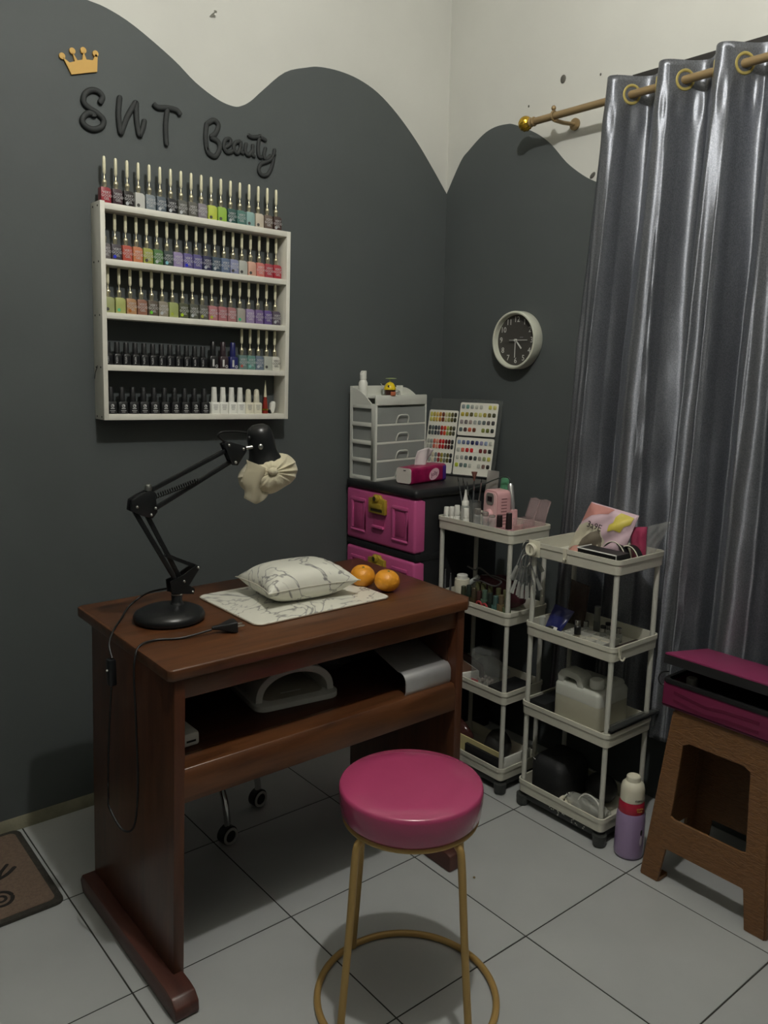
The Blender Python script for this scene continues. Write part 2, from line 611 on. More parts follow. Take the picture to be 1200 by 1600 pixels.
# things on the desk top
ZT = 0.727
mt = MB().loft([[(x, y, z) for x, y in rrect(w, h_, r, 5, -1.045, -0.583)] for (w, h_, r, z) in ((0.398, 0.300, 0.022, ZT), (0.402, 0.304, 0.022, ZT + 0.0025), (0.398, 0.300, 0.022, ZT + 0.005))])
matm = thing('desk_mat', 'white marbled hand mat lying flat on the wooden desk', 'mat', (-1.045, -0.583, ZT))
part('mat_sheet', mt, M_marble, matm, world=True)
part('edge_piping', MB().tube([(x, y, ZT + 0.0025) for x, y in rrect(0.402, 0.304, 0.022, 5, -1.045, -0.583)], 0.0016, 6, closed=True), pm('mat edge piping', (150, 136, 118), 0.6), matm, world=True)


def pillow():
    t = thing('hand_pillow', 'plump white marbled hand rest pillow lying on the marbled mat', 'pillow', (-1.032, -0.578, ZT + 0.006), (0, 0, R(-5)))
    L, W, H = 0.262, 0.196, 0.094
    N, K = 40, 28
    vs, fs = [], []
    for s in (1, -1):
        for i in range(N + 1):
            for j in range(K + 1):
                u = -1 + 2 * i / N
                v = -1 + 2 * j / K
                edge = (1 - abs(u) ** 3.2) * (1 - abs(v) ** 3.0)
                hgt = max(0.0, edge) ** 0.62
                px = 1 - 0.10 * (1 - abs(v) ** 2) * abs(u) ** 3
                py = 1 - 0.13 * (1 - abs(u) ** 2.0) * abs(v) ** 3
                wr_ = 0.0022 * math.sin(18 * v + 5 * math.sin(3 * u)) * abs(u) ** 2 * hgt
                z = H * 0.46 + s * H * 0.5 * hgt + wr_
                if s < 0:
                    z = max(z, 0.001)
                vs.append((u * L / 2 * px, v * W / 2 * py, z))
    n1 = (N + 1) * (K + 1)
    for s in range(2):
        for i in range(N):
            for j in range(K):
                a = s * n1 + i * (K + 1) + j
                fs.append((a, a + 1, a + K + 2, a + K + 1))
    part('cover', MB().add(vs, fs), M_marble, t, smooth=80)
    seam = []
    for i in range(81):
        a = 2 * PI * i / 80
        cu, su = math.cos(a), math.sin(a)
        m_ = max(abs(cu), abs(su))
        seam.append((cu / m_, su / m_))
    path = []
    for u, v in seam[:-1]:
        px = 1 - 0.10 * (1 - abs(v) ** 2) * abs(u) ** 3
        py = 1 - 0.13 * (1 - abs(u) ** 2.0) * abs(v) ** 3
        path.append((u * L / 2 * px, v * W / 2 * py, H * 0.46))
    part('seam', MB().tube(path, 0.0011, 6, closed=True), pm('seam thread', (210, 206, 192), 0.6), t)


pillow()


def tangerine(loc, label, rz):
    t = thing('tangerine', label, 'fruit', loc, (R(8), R(-6), rz), 'tangerines on the desk')
    rings = []
    nu, nv = 28, 16
    for i in range(nv + 1):
        th = PI * i / nv
        th = min(max(th, 0.03), PI - 0.03)
        rr = 0.0345 * math.sin(th) ** 0.93
        z = 0.0295 - 0.0295 * math.cos(th)
        if i >= nv - 1:
            z -= 0.004
        rings.append([(rr * (1 + 0.012 * math.cos(5 * 2 * PI * j / nu)) * math.cos(2 * PI * j / nu), rr * (1 + 0.012 * math.cos(5 * 2 * PI * j / nu)) * math.sin(2 * PI * j / nu), z) for j in range(nu)])
    part('peel', MB().loft(rings), pm('tangerine peel', (232, 156, 44), 0.36, var=0.1, vscale=25, bump=0.25, bscale=420), t, smooth=80)
    part('stem_button', MB().lathe([(0.003, 0.0535), (0.004, 0.055), (0.001, 0.0572)], 8), pm('stem scar', (96, 110, 48), 0.7), t)


tangerine((-0.832, -0.592, ZT), 'tangerine touching the pillow tip, the one farther from the desk edge', 0.4)
tangerine((-0.815, -0.672, ZT), 'tangerine on bare wood, the one nearer the front edge of the desk', 1.7)


# ------------------------------------------------------------------ desk lamp
def desk_lamp():
    t = thing('desk_lamp', 'black swing arm desk lamp with its head wrapped in a cream cloth cap', 'lamp', (-1.382, -0.563, ZT))
    y = -0.563
    part('base', MB().lathe([(0.076, 0), (0.082, 0.005), (0.083, 0.012), (0.078, 0.021), (0.062, 0.029), (0.035, 0.034), (0.012, 0.036)], 48, (-1.382, y, ZT)), M_blackmetal, t, world=True)
    sx = -1.362
    part('stem', MB().lathe([(0.019, 0.030), (0.015, 0.038), (0.0125, 0.042), (0.0125, 0.068), (0.010, 0.072)], 24, (sx, y, ZT)), M_blackmetal, t, world=True)
    part('stem_collar', MB().lathe([(0.0135, 0.058), (0.0135, 0.061)], 24, (sx, y, ZT)), M_rivet, t, world=True)
    # lower bracket
    br = [(-1.380, 0.793), (-1.325, 0.783), (-1.322, 0.795), (-1.336, 0.806), (-1.306, 0.846), (-1.315, 0.852), (-1.352, 0.832), (-1.382, 0.822)]
    bk = part('lower_bracket', MB().prism(br, y - 0.014, y - 0.010, 'xz').prism(br, y + 0.010, y + 0.014, 'xz').bb(-1.376, -1.335, y - 0.011, y + 0.011, 0.792, 0.80), M_blackmetal, t, world=True)
    for (a, b) in ((-1.349, 0.818), (-1.328, 0.789), (-1.312, 0.846)):
        part('rivet', MB().sphere((a, y - 0.0145, b), 0.0035, 10, 6), M_rivet, bk, world=True)

    def bar(a, b, w, dy):
        d = Vector((b[0] - a[0], 0, b[1] - a[1])).normalized()
        n = Vector((-d.z, 0, d.x)) * w
        p = [(a[0] + n.x, a[1] + n.z), (b[0] + n.x, b[1] + n.z), (b[0] - n.x, b[1] - n.z), (a[0] - n.x, a[1] - n.z)]
        return MB().prism(p, y + dy - 0.004, y + dy + 0.004, 'xz')
    part('lower_arm', bar((-1.362, 0.815), (-1.458, 0.995), 0.005, -0.004), M_blackmetal, t, bevel=0.001, world=True)
    part('lower_arm', bar((-1.346, 0.812), (-1.428, 0.985), 0.005, 0.004), M_blackmetal, t, bevel=0.001, world=True)
    # spring strut at the foot
    part('foot_strut', bar((-1.388, 0.885), (-1.312, 0.846), 0.0045, 0.0), M_blackmetal, t, world=True)
    el = [(-1.470, 0.998), (-1.466, 1.022), (-1.448, 1.032), (-1.425, 1.040), (-1.412, 1.036), (-1.408, 0.990), (-1.420, 0.976), (-1.446, 0.985)]
    e = part('elbow_plate', MB().prism(el, y - 0.014, y - 0.010, 'xz').prism(el, y + 0.010, y + 0.014, 'xz').prism([(a * 0.9 - 0.1438, b * 0.9 + 0.1006) for a, b in el], y - 0.010, y + 0.010, 'xz'), M_blackmetal, t, bevel=0.0008, world=True)
    for (a, b) in ((-1.456, 1.006), (-1.413, 0.999), (-1.424, 0.985)):
        part('rivet', MB().sphere((a, y - 0.0145, b), 0.0035, 10, 6), M_rivet, e, world=True)
    part('wing_nut', MB().lathe([(0.008, -0.006), (0.009, 0.0), (0.006, 0.008)], 12, M=T(-1.425, y - 0.006, 1.046)), M_rivet, e, world=True)
    part('upper_arm', bar((-1.428, 1.035), (-1.218, 1.123), 0.005, -0.003), M_blackmetal, t, bevel=0.001, world=True)
    part('upper_arm', bar((-1.414, 0.992), (-1.206, 1.093), 0.005, 0.003), M_blackmetal, t, bevel=0.001, world=True)
    # spring
    sp = []
    a, b = Vector((-1.416, y - 0.002, 1.022)), Vector((-1.302, y - 0.002, 1.052))
    d = (b - a).normalized()
    n1 = Vector((-d.z, 0, d.x))
    for k in range(161):
        q = k / 160
        sp.append(a.lerp(b, q) + n1 * 0.0055 * math.cos(q * 2 * PI * 20) + Vector((0, 1, 0)) * 0.0055 * math.sin(q * 2 * PI * 20))
    part('spring', MB().tube(sp, 0.0014, 5), M_blackmetal, t, world=True)
    tp = [(-1.236, 1.136), (-1.222, 1.141), (-1.176, 1.127), (-1.174, 1.116), (-1.200, 1.082), (-1.214, 1.084)]
    e2 = part('head_plate', MB().prism(tp, y - 0.012, y - 0.008, 'xz').prism(tp, y + 0.008, y + 0.012, 'xz').prism([(p * 0.9 - 0.1203, q * 0.9 + 0.1114) for p, q in tp], y - 0.008, y + 0.008, 'xz'), M_blackmetal, t, bevel=0.0008, world=True)
    for (p, q) in ((-1.223, 1.132), (-1.184, 1.121), (-1.206, 1.090)):
        part('rivet', MB().sphere((p, y - 0.0125, q), 0.0038, 10, 6), M_rivet, e2, world=True)
    part('head_pivot', MB().tube([(-1.178, y, 1.121), (-1.145, y - 0.012, 1.126)], 0.0045, 10).sphere((-1.143, y - 0.026, 1.126), (0.008, 0.005, 0.008), 12, 8), M_rivet, t, world=True)
    # shade: a bell, its axis leaning a little
    ax = Matrix.Translation((-1.137, y, 1.178)) @ RY(-12) @ RX(180)
    part('shade', MB().lathe([(0.004, 0.0), (0.016, 0.002), (0.026, 0.009), (0.031, 0.02), (0.033, 0.035), (0.034, 0.062), (0.037, 0.078), (0.044, 0.094), (0.049, 0.104)], 40, M=ax, cap1=False), M_blackmetal, t, smooth=80, world=True)
    part('socket_screw', MB().sphere((-1.168, y - 0.012, 1.147), 0.005, 12, 8), M_blackmetal, t, world=True)
    # wire from the arm to the head
    w = smooth_path([(-1.224, y, 1.128), (-1.232, y, 1.142), (-1.246, y - 0.003, 1.155), (-1.236, y - 0.004, 1.163), (-1.20, y, 1.163), (-1.165, y + 0.005, 1.158)], 8)
    part('head_wire', MB().tube(w, 0.0026, 8), M_cord, t, world=True)
    # mains cable over the left edge of the desk with an inline switch, back up to the plug on the desk
    c1 = smooth_path([(-1.352, y + 0.01, 0.80), (-1.392, -0.475, 0.775), (-1.44, -0.475, 0.752), (-1.482, -0.515, 0.733), (-1.515, -0.562, 0.729), (-1.540, -0.595, 0.71), (-1.545, -0.622, 0.685)], 8)
    part('cable', MB().tube(c1, 0.0024, 8), M_cord, t, world=True)
    sw = part('inline_switch', MB().box((-1.546, -0.617, 0.652), (0.018, 0.022, 0.062)), M_black, t, bevel=0.005, world=True)
    part('switch_light', MB().sphere((-1.556, -0.619, 0.658), 0.0025, 8, 6), M_white, sw, world=True)
    c2 = smooth_path([(-1.545, -0.612, 0.622), (-1.540, -0.575, 0.52), (-1.540, -0.556, 0.42), (-1.545, -0.56, 0.36), (-1.56, -0.60, 0.352), (-1.575, -0.645, 0.35), (-1.565, -0.69, 0.315), (-1.545, -0.708, 0.325), (-1.536, -0.716, 0.42), (-1.536, -0.72, 0.56), (-1.537, -0.722, 0.67), (-1.530, -0.715, 0.712), (-1.512, -0.702, 0.731), (-1.47, -0.69, 0.7305), (-1.42, -0.71, 0.7305), (-1.352, -0.716, 0.737)], 8)
    part('cable', MB().tube(c2, 0.0024, 8), M_cord, t, world=True)
    # plug
    pd = Matrix.Translation((-1.318, -0.724, ZT + 0.0135)) @ RZ(-13) @ RY(90)
    pl = part('plug', MB().loft([[(x, y_, z) for x, y_ in rrect(w_, h_, 0.003, 3)] for (w_, h_, z) in ((0.008, 0.008, -0.034), (0.012, 0.012, -0.016), (0.018, 0.03, 0.0), (0.024, 0.036, 0.012), (0.024, 0.036, 0.021))], M=pd), M_blackmat, t, bevel=0.0008, world=True)
    for s in (-0.009, 0.009):
        part('pin', MB().lathe([(0.0022, 0.020), (0.0022, 0.036), (0.001, 0.039)], 8, (0, s, 0), M=pd), M_rivet, pl, world=True)
    # gathered cloth cap: a flattened pouch pleated towards a knot on its front
    kdir = Vector((-0.30, -0.92, 0.30)).normalized()
    e1 = kdir.cross(Vector((0, 0, 1))).normalized()
    e2_ = kdir.cross(e1)
    vs, fs = [], []
    nu, nv = 160, 70
    c0 = Vector((-1.108, y, 1.055))
    for i in range(nv + 1):
        th = PI * i / nv
        for j in range(nu):
            ph = 2 * PI * j / nu
            d = e1 * math.sin(th) * math.cos(ph) + e2_ * math.sin(th) * math.sin(ph) + kdir * math.cos(th)
            wv = math.sin(6 * ph + 2.2 * math.sin(2 * ph + 0.5) + 0.9 * math.sin(3 * ph))
            fold = 0.055 * (1 - 2 * abs(wv) ** 0.8) * (0.6 + 0.4 * math.sin(2 * ph + 1)) * math.exp(-((th - 0.75) / 0.55) ** 2) + 0.010 * math.sin(17 * ph + 3 * math.sin(ph)) * math.exp(-((th - 0.5) / 0.3) ** 2) + 0.012 * math.sin(6 * th + 5 * math.sin(ph * 2))
            dimple = -0.16 * math.exp(-(th / 0.22) ** 2)
            s = 1 + fold + dimple + 0.02 * math.sin(5 * d.x + 4 * d.z)
            q = c0 + Vector((d.x * 0.076, d.y * 0.066, d.z * 0.049)) * s
            q.z += 0.16 * (q.x - c0.x)
            vs.append(q)
    for i in range(nv):
        for j in range(nu):
            fs.append((i * nu + j, i * nu + (j + 1) % nu, (i + 1) * nu + (j + 1) % nu, (i + 1) * nu + j))
    M_cloth = pm('cream cotton cap', (196, 188, 160), 0.9, var=0.06, vscale=40, bump=0.3, bscale=180, sheen=0.3)
    cl = part('cloth_cap', MB().add(vs, fs), M_cloth, t, smooth=80, world=True, label='cream cotton cloth gathered in a knot')
    kc = c0 + Vector((kdir.x * 0.068, kdir.y * 0.062, kdir.z * 0.049 - 0.002))
    part('knot', MB().sphere(kc, (0.013, 0.010, 0.010), 16, 10), M_cloth, cl, world=True)
    # loose flap hanging on the left of the cap
    vs, fs = [], []
    for i in range(13):
        for j in range(13):
            u, v = i / 12, j / 12
            x = -1.190 + 0.062 * u - 0.010 * v + 0.004 * math.sin(9 * v)
            z = 1.098 - 0.030 * u * (1 - v) - 0.092 * v - 0.016 * math.sin(PI * u) * v
            yy = y - 0.036 - 0.012 * math.sin(PI * u) + 0.006 * math.sin(8 * u + 3 * v)
            vs.append((x, yy, z))
    for i in range(12):
        for j in range(12):
            a = i * 13 + j
            fs.append((a, a + 1, a + 14, a + 13))
    o = part('loose_flap', MB().add(vs, fs), pm('sheer cloth edge', (190, 182, 156), 0.9, alpha=0.55), cl, smooth=80, world=True)
    md = o.modifiers.new('solid', 'SOLIDIFY')
    md.thickness = 0.001


desk_lamp()

# ------------------------------------------------------------------ on the desk's inner shelf
ZS = 0.5005
uvl = thing('nail_lamp', 'white arched nail dryer standing on the shelf inside the desk', 'nail dryer', (-1.108, -0.625, ZS), (0, 0, R(-8)))
prof = [(-0.112, 0.0), (0.112, 0.0), (0.114, 0.008), (0.112, 0.014), (-0.112, 0.014), (-0.114, 0.008)]
part('base_plate', MB().loft([[(x, y, z) for x, y in rrect(0.226, 0.205, 0.03, 6)] for z in (0, 0.004, 0.011, 0.014)]), M_white, uvl, bevel=0.001)


def arch(wo, ho, wi, hi, y0, y1):
    n = 24
    outer = [(wo * math.cos(PI * k / n), 0.013 + ho * math.sin(PI * k / n) ** 0.8) for k in range(n + 1)]
    inner = [(wi * math.cos(PI * k / n), 0.013 + hi * math.sin(PI * k / n) ** 0.8) for k in range(n + 1)]
    rings = []
    for k in range(n + 1):
        (a, b), (c, d) = outer[k], inner[k]
        rings.append([(a, y0, b), (a * 0.97, y1, b * 0.96), (c * 0.97, y1, d * 0.96), (c, y0, d)])
    return MB().loft(rings)


part('dome', arch(0.106, 0.080, 0.088, 0.062, -0.075, 0.095), M_white, uvl, bevel=0.002)
part('inner_floor', MB().loft([[(x, y, z) for x, y in rrect(0.16, 0.15, 0.02, 5)] for z in (0.0142, 0.0155)]), pm('dryer inner floor', (176, 172, 158), 0.5), uvl)
part('back_wall', MB().prism([(0.085 * math.cos(PI * k / 16), 0.013 + 0.06 * math.sin(PI * k / 16) ** 0.8) for k in range(17)], 0.07, 0.078, 'xz'), pm('dryer inner lining', (150, 146, 134), 0.5), uvl)
part('hand_mark', MB().box((0.0, -0.045, 0.0158), (0.055, 0.003, 0.001)), M_white, uvl)

st = thing('metal_stand', 'tilted brushed metal stand with a rounded front lip on the desk shelf', 'stand', (-0.806, -0.70, ZS))
pr_ = [(-0.842, 0.0), (-0.846, 0.012), (-0.846, 0.035)] + [(-0.822 - 0.024 * math.cos(R(a)), 0.035 + 0.024 * math.sin(R(a))) for a in (15, 35, 55, 75, 95, 107)] + [(-0.56, 0.138)]
inn = [(p[0] + 0.0028, p[1] - 0.0008) for p in pr_]
inn[-1] = (pr_[-1][0] + 0.0008, pr_[-1][1] - 0.003)
rings = []
for x, s in ((-0.884, 0.0), (-0.728, 0.0)):
    rings.append([(x, a, ZS + b) for a, b in pr_] + [(x, a, ZS + b) for a, b in reversed(inn)])
part('bent_plate', MB().loft(rings), pm('brushed aluminium', (196, 196, 196), 0.36, metal=0.55, var=0.04, vscale=30), st, bevel=0.0006, world=True, smooth=50)
part('rear_leg', MB().bb(-0.884, -0.728, -0.562, -0.559, ZS, ZS + 0.137), pm('stand rear leg', (90, 90, 90), 0.5, metal=0.5), st, world=True)

wd = thing('card_reader', 'small white gadget with a dark slot at the left end of the desk shelf', 'gadget', (-1.452, -0.70, ZS))
part('body', MB().bb(-1.476, -1.412, -0.768, -0.62, ZS, ZS + 0.032), M_white, wd, bevel=0.007, world=True)
part('slot', MB().bb(-1.444, -1.422, -0.7685, -0.7672, ZS + 0.011, ZS + 0.0155), M_blackmat, wd, world=True)

pk = MB()
for k in range(1):
    rings = []
    for i in range(9):
        u = i / 8
        s = 0.3 + 0.7 * math.sin(PI * (0.12 + 0.76 * u))
        rings.append([(-0.985 + 0.10 * u + 0.02 * math.cos(a) * s * 0, -0.56 - 0.03 * u + 0.032 * s * math.cos(a), ZS + 0.026 + 0.025 * s * math.sin(a) * (1 + 0.15 * math.sin(3 * a))) for a in [2 * PI * j / 16 for j in range(16)]])
    pk.loft(rings)
solo('plastic_pouch', 'crumpled smoky clear pouch between the nail dryer and metal stand', 'pouch', pk, pm('smoky clear pouch', (120, 118, 112), 0.25, alpha=0.45, bump=0.6, bscale=60), smooth=80)

# ------------------------------------------------------------------ pink round stool
S0 = thing('round_stool', 'round stool with a glossy pink seat and gold tube legs', 'stool', (-1.147, -1.170, 0))
part('seat', MB().lathe([(0.128, 0.432), (0.138, 0.434), (0.143, 0.442), (0.1462, 0.470), (0.1468, 0.488), (0.1455, 0.4945), (0.1415, 0.4975), (0.10, 0.4995), (0.05, 0.500), (0.002, 0.500)], 72), M_pink, S0, smooth=60)
part('seat_ring', MB().torus((0, 0, 0.428), 0.1345, 0.0055, 56, 10), M_goldleg, S0)
ph0 = R(2.2)
for k in range(4):
    a = ph0 + k * PI / 2
    ca, sa = math.cos(a), math.sin(a)
    pth = smooth_path([(0.118 * ca, 0.118 * sa, 0.427), (0.134 * ca, 0.134 * sa, 0.418), (0.145 * ca, 0.145 * sa, 0.39), (0.158 * ca, 0.158 * sa, 0.24), (0.181 * ca, 0.181 * sa, 0.012)], 6)
    part('leg', MB().tube(pth, 0.0078, 12), M_goldleg, S0)
part('floor_ring', MB().torus((0, 0, 0.0075), 0.190, 0.0075, 72, 12), M_goldleg, S0)

# ------------------------------------------------------------------ wheeled stool parked under the desk
WS = thing('wheeled_stool', 'low stool on chrome arched legs with black castors, parked under the desk', 'stool', (-1.225, -0.255, 0))
C0 = Vector((-1.225, -0.255))
part('seat', MB().lathe([(0.13, 0.30), (0.145, 0.306), (0.148, 0.325), (0.14, 0.34), (0.002, 0.345)], 40), M_blackmat, WS)
part('column', MB().lathe([(0.018, 0.20), (0.018, 0.302)], 20), M_chrome, WS)
part('hub', MB().lathe([(0.03, 0.205), (0.034, 0.215), (0.034, 0.245), (0.026, 0.252)], 24), M_chrome, WS)
base_a = math.atan2(-0.43 + 0.255, -1.172 + 1.225)
base_b = math.atan2(-0.309 + 0.255, -1.003 + 1.225)
ang = [base_a, base_b, base_b + R(68), base_a - R(72), base_a - R(142)]
rad = [0.183, 0.228, 0.2, 0.2, 0.2]
for a, rr in zip(ang, rad):
    ca, sa = math.cos(a), math.sin(a)
    pth = smooth_path([(0.02 * ca, 0.02 * sa, 0.232), (0.09 * ca, 0.09 * sa, 0.235), ((rr - 0.045) * ca, (rr - 0.045) * sa, 0.205), ((rr - 0.012) * ca, (rr - 0.012) * sa, 0.14), (rr * ca, rr * sa, 0.075), (rr * ca, rr * sa, 0.055)], 6)
    lg = part('leg', MB().tube(pth, 0.0095, 10), M_chrome, WS)
    Mx = T(rr * ca, rr * sa, 0.0) @ RZ(math.degrees(base_a) + 25 + 60)
    cs = part('castor', MB().lathe([(0.0255, -0.014), (0.0255, 0.014)], 24, M=Mx @ T(0, 0, 0.0265) @ RX(90)), M_blackmat, lg)
    part('castor_rim', MB().torus((0, 0, 0.0), 0.0205, 0.0042, 28, 8, M=Mx @ T(0, -0.0135, 0.0265) @ RX(90)).torus((0, 0, 0.0), 0.0205, 0.0042, 28, 8, M=Mx @ T(0, 0.0135, 0.0265) @ RX(90)), pm('castor grey rim', (178, 178, 172), 0.5), lg)
    part('castor_hood', MB().prism([(0.027 * math.cos(R(k)), 0.0265 + 0.029 * math.sin(R(k))) for k in range(-10, 200, 15)], -0.011, 0.011, 'xz', M=Mx), M_black, lg)

# ------------------------------------------------------------------ door mat
RG = thing('door_mat', 'brown coir mat with a dark border and black lettering by the wall', 'mat', (-1.98, -0.21, 0.0))
M_coir = pm('brown coir', (114, 96, 82), 0.95, var=0.14, vscale=120, bump=0.8, bscale=300)
M_rubber = pm('dark mat border', (52, 50, 44), 0.9, var=0.2, vscale=90, bump=0.7, bscale=250)
part('border', MB().loft([[(x, y, z) for x, y in rrect(0.72 - e, 0.40 - e, 0.022, 4, -1.972, -0.212)] for e, z in ((0.0, 0.001), (0.0, 0.006), (0.004, 0.0085))]), M_rubber, RG, world=True)
part('pile', MB().loft([[(x, y, z) for x, y in rrect(0.685, 0.365, 0.015, 4, -1.972, -0.212)] for z in (0.006, 0.010)]), M_coir, RG, world=True)


def ink(parent, pts, w, z, mat, closed=False):
    pts = smooth_path([(a, b, 0) for a, b in pts], 6, closed)
    q = MB()
    pl = [(p.x, p.y) for p in pts]
    if closed:
        pl.append(pl[0])
    q.ribbon(pl, w, 0.0012, 6)
    for p in q.v:
        p.z += z
    part('lettering', q, mat, parent, world=True)


M_ink = pm('black mat ink', (34, 30, 27), 0.95)
ink(RG, [(-1.672, -0.198), (-1.70, -0.222), (-1.735, -0.232), (-1.76, -0.215)], 0.006, 0.0100, M_ink)
ink(RG, [(-1.685, -0.175), (-1.71, -0.205), (-1.72, -0.228)], 0.005, 0.0100, M_ink)
ink(RG, [(-1.80, -0.18), (-1.81, -0.21), (-1.83, -0.225), (-1.85, -0.2)], 0.006, 0.0100, M_ink)
ink(RG, [(-1.738 + 0.026 * math.cos(a), -0.318 + 0.030 * math.sin(a)) for a in [2 * PI * k / 10 for k in range(10)]], 0.005, 0.0100, M_ink, True)
ink(RG, [(-1.738 + 0.011 * math.cos(a), -0.318 + 0.012 * math.sin(a)) for a in [2 * PI * k / 8 for k in range(8)]], 0.004, 0.0100, M_ink, True)
LETTERS = {
 'S': [[(-1.2830, 2.0010), (-1.2730, 2.0190), (-1.2850, 2.0310), (-1.3040, 2.0300), (-1.3210, 2.0160), (-1.3240, 1.9960), (-1.3090, 1.9840), (-1.2880, 1.9750), (-1.2730, 1.9610), (-1.2800, 1.9430), (-1.3030, 1.9330), (-1.3240, 1.9390), (-1.3300, 1.9530), (-1.3180, 1.9690), (-1.3020, 1.9720), (-1.2980, 1.9640)]],
 'N': [[(-1.2250, 2.0320), (-1.2310, 1.9830), (-1.2270, 1.9320)], [(-1.2270, 1.9320), (-1.2070, 1.9810), (-1.1790, 2.0270)], [(-1.1790, 2.0270), (-1.1800, 1.9810), (-1.1740, 1.9360)], [(-1.1740, 1.9360), (-1.1630, 1.9600), (-1.1570, 1.9840)]],
 'T': [[(-1.1300, 2.0310), (-1.1170, 2.0230), (-1.0890, 2.0270), (-1.0610, 2.0260), (-1.0490, 2.0150)], [(-1.0880, 2.0270), (-1.0950, 1.9780), (-1.0940, 1.9250)]],
 'B': [[(-0.9660, 2.0120), (-0.9710, 1.9700), (-0.9670, 1.9330)], [(-0.9660, 2.0070), (-0.9440, 2.0210), (-0.9290, 2.0110), (-0.9380, 1.9870), (-0.9570, 1.9720)], [(-0.9570, 1.9720), (-0.9320, 1.9650), (-0.9260, 1.9460), (-0.9410, 1.9220), (-0.9620, 1.9270), (-0.9680, 1.9430)]],
 'e': [[(-0.9110, 1.9500), (-0.8910, 1.9650), (-0.8920, 1.9780), (-0.9070, 1.9730), (-0.9120, 1.9520), (-0.9010, 1.9390), (-0.8820, 1.9470)]],
 'a': [[(-0.8560, 1.9770), (-0.8730, 1.9710), (-0.8790, 1.9530), (-0.8670, 1.9420), (-0.8550, 1.9610)], [(-0.8550, 1.9780), (-0.8550, 1.9510), (-0.8450, 1.9460)]],
 'u': [[(-0.8360, 1.9770), (-0.8400, 1.9530), (-0.8290, 1.9430), (-0.8170, 1.9580)], [(-0.8140, 1.9770), (-0.8140, 1.9480), (-0.8060, 1.9430)]],
 't': [[(-0.7880, 2.0090), (-0.7950, 1.9740), (-0.7930, 1.9470), (-0.7810, 1.9440)], [(-0.8310, 2.0010), (-0.8160, 1.9960), (-0.7890, 2.0010), (-0.7660, 1.9940)]],
 'y': [[(-0.7690, 1.9750), (-0.7750, 1.9510), (-0.7660, 1.9400), (-0.7490, 1.9560)], [(-0.7370, 1.9760), (-0.7440, 1.9330), (-0.7600, 1.9000), (-0.7810, 1.8920), (-0.7940, 1.9040), (-0.7860, 1.9240), (-0.7580, 1.9380), (-0.7340, 1.9610)]],
}
CROWN = [(-1.3530, 2.0580), (-1.3740, 2.0960), (-1.3570, 2.0860), (-1.3430, 2.0920), (-1.3490, 2.1140), (-1.3360, 2.0960), (-1.3230, 2.1000), (-1.3190, 2.1210), (-1.3120, 2.1030), (-1.2950, 2.1050), (-1.2870, 2.1220), (-1.2820, 2.1180), (-1.2850, 2.0790)]
BALLS = [(-1.3750, 2.0980), (-1.3480, 2.1160), (-1.3190, 2.1240), (-1.2870, 2.1230)]

# ------------------------------------------------------------------ wall lettering and crown (foam, standing proud of the charcoal paint)
ORD = ['first', 'second', 'third', 'fourth', 'fifth', 'sixth', 'seventh', 'eighth', 'ninth', 'tenth', 'eleventh', 'twelfth', 'thirteenth',
       'fourteenth', 'fifteenth', 'sixteenth', 'seventeenth', 'eighteenth', 'nineteenth', 'twentieth']
for ch, strokes in LETTERS.items():
    big = ch in 'SNT'
    q = MB()
    for s in strokes:
        pth = [(p.x, p.y) for p in smooth_path([(a, b, 0) for a, b in s], 6)]
        q.ribbon(pth, 0.0076 if big else (0.0075 if ch == 'B' else 0.0062), 0.011 if big else 0.009, 10, M=T(0, -0.0013, 0) @ WL)
    lab = {'S': 'black foam letter S of the first word on the wall', 'N': 'black foam letter N of the first word on the wall', 'T': 'black foam capital letter T of the first word on the wall',
           'B': 'black foam capital letter B starting the second word', 'e': 'black foam small letter e after the capital B', 'a': 'black foam small letter a in the second word',
           'u': 'black foam small letter u in the second word', 't': 'black foam small letter t in the second word', 'y': 'black foam letter y with a looped tail ending the second word'}[ch]
    solo('wall_letter', lab, 'letter', q, M_blackfoam, 'foam letters on the wall', smooth=70)
q = MB().prism(CROWN, -0.0075, -0.0014, 'xz')
for a, b in BALLS:
    q.lathe([(0.0078, 0.0), (0.0078, 0.0061)], 18, M=T(a, -0.0014, b) @ WL)
solo('crown_ornament', 'gold crown with four ball tips on the wall above the letters', 'crown', q, M_goldfoam)

# ------------------------------------------------------------------ polish rack
RK_LOC = Vector((-1.332, 0.0, 1.163))
RK_ROT = R(1.45)
RKM = Matrix.Translation(RK_LOC) @ Matrix.Rotation(RK_ROT, 4, 'Y')
RKW, RKH, RKD, TH = 0.597, 0.577, 0.070, 0.016
rack = thing('polish_rack', 'white wooden wall rack with five shelves full of nail polish', 'rack', RK_LOC, (0, RK_ROT, 0))
tops = [0.016, 0.152, 0.292, 0.433, 0.577]
for zt in tops:
    part('shelf', MB().bb(0.013, RKW - 0.013, -RKD + 0.0005, -0.002, zt - TH, zt), M_shelfwhite, rack, bevel=0.0007)
part('side_board', MB().bb(0, 0.013, -RKD, -0.002, 0.0, RKH + 0.004), M_shelfwhite, rack, bevel=0.0007)
part('side_board', MB().bb(RKW - 0.013, RKW, -RKD, -0.002, 0.0, RKH), M_shelfwhite, rack, bevel=0.0007)
for zt in tops:
    for yy in (-0.052, -0.018):
        part('screw_head', MB().lathe([(0.0028, 0), (0.0022, 0.001)], 10, M=T(0.0, yy, zt - 0.008) @ RY(-90)), pm('dark screw', (60, 58, 54), 0.5, metal=0.6), rack)
part('hanging_wire', MB().tube(smooth_path([(-0.002, -0.03, 0.148), (-0.007, -0.045, 0.145), (-0.009, -0.035, 0.13), (-0.006, -0.02, 0.112)], 5), 0.001, 6), M_blackmat, rack)

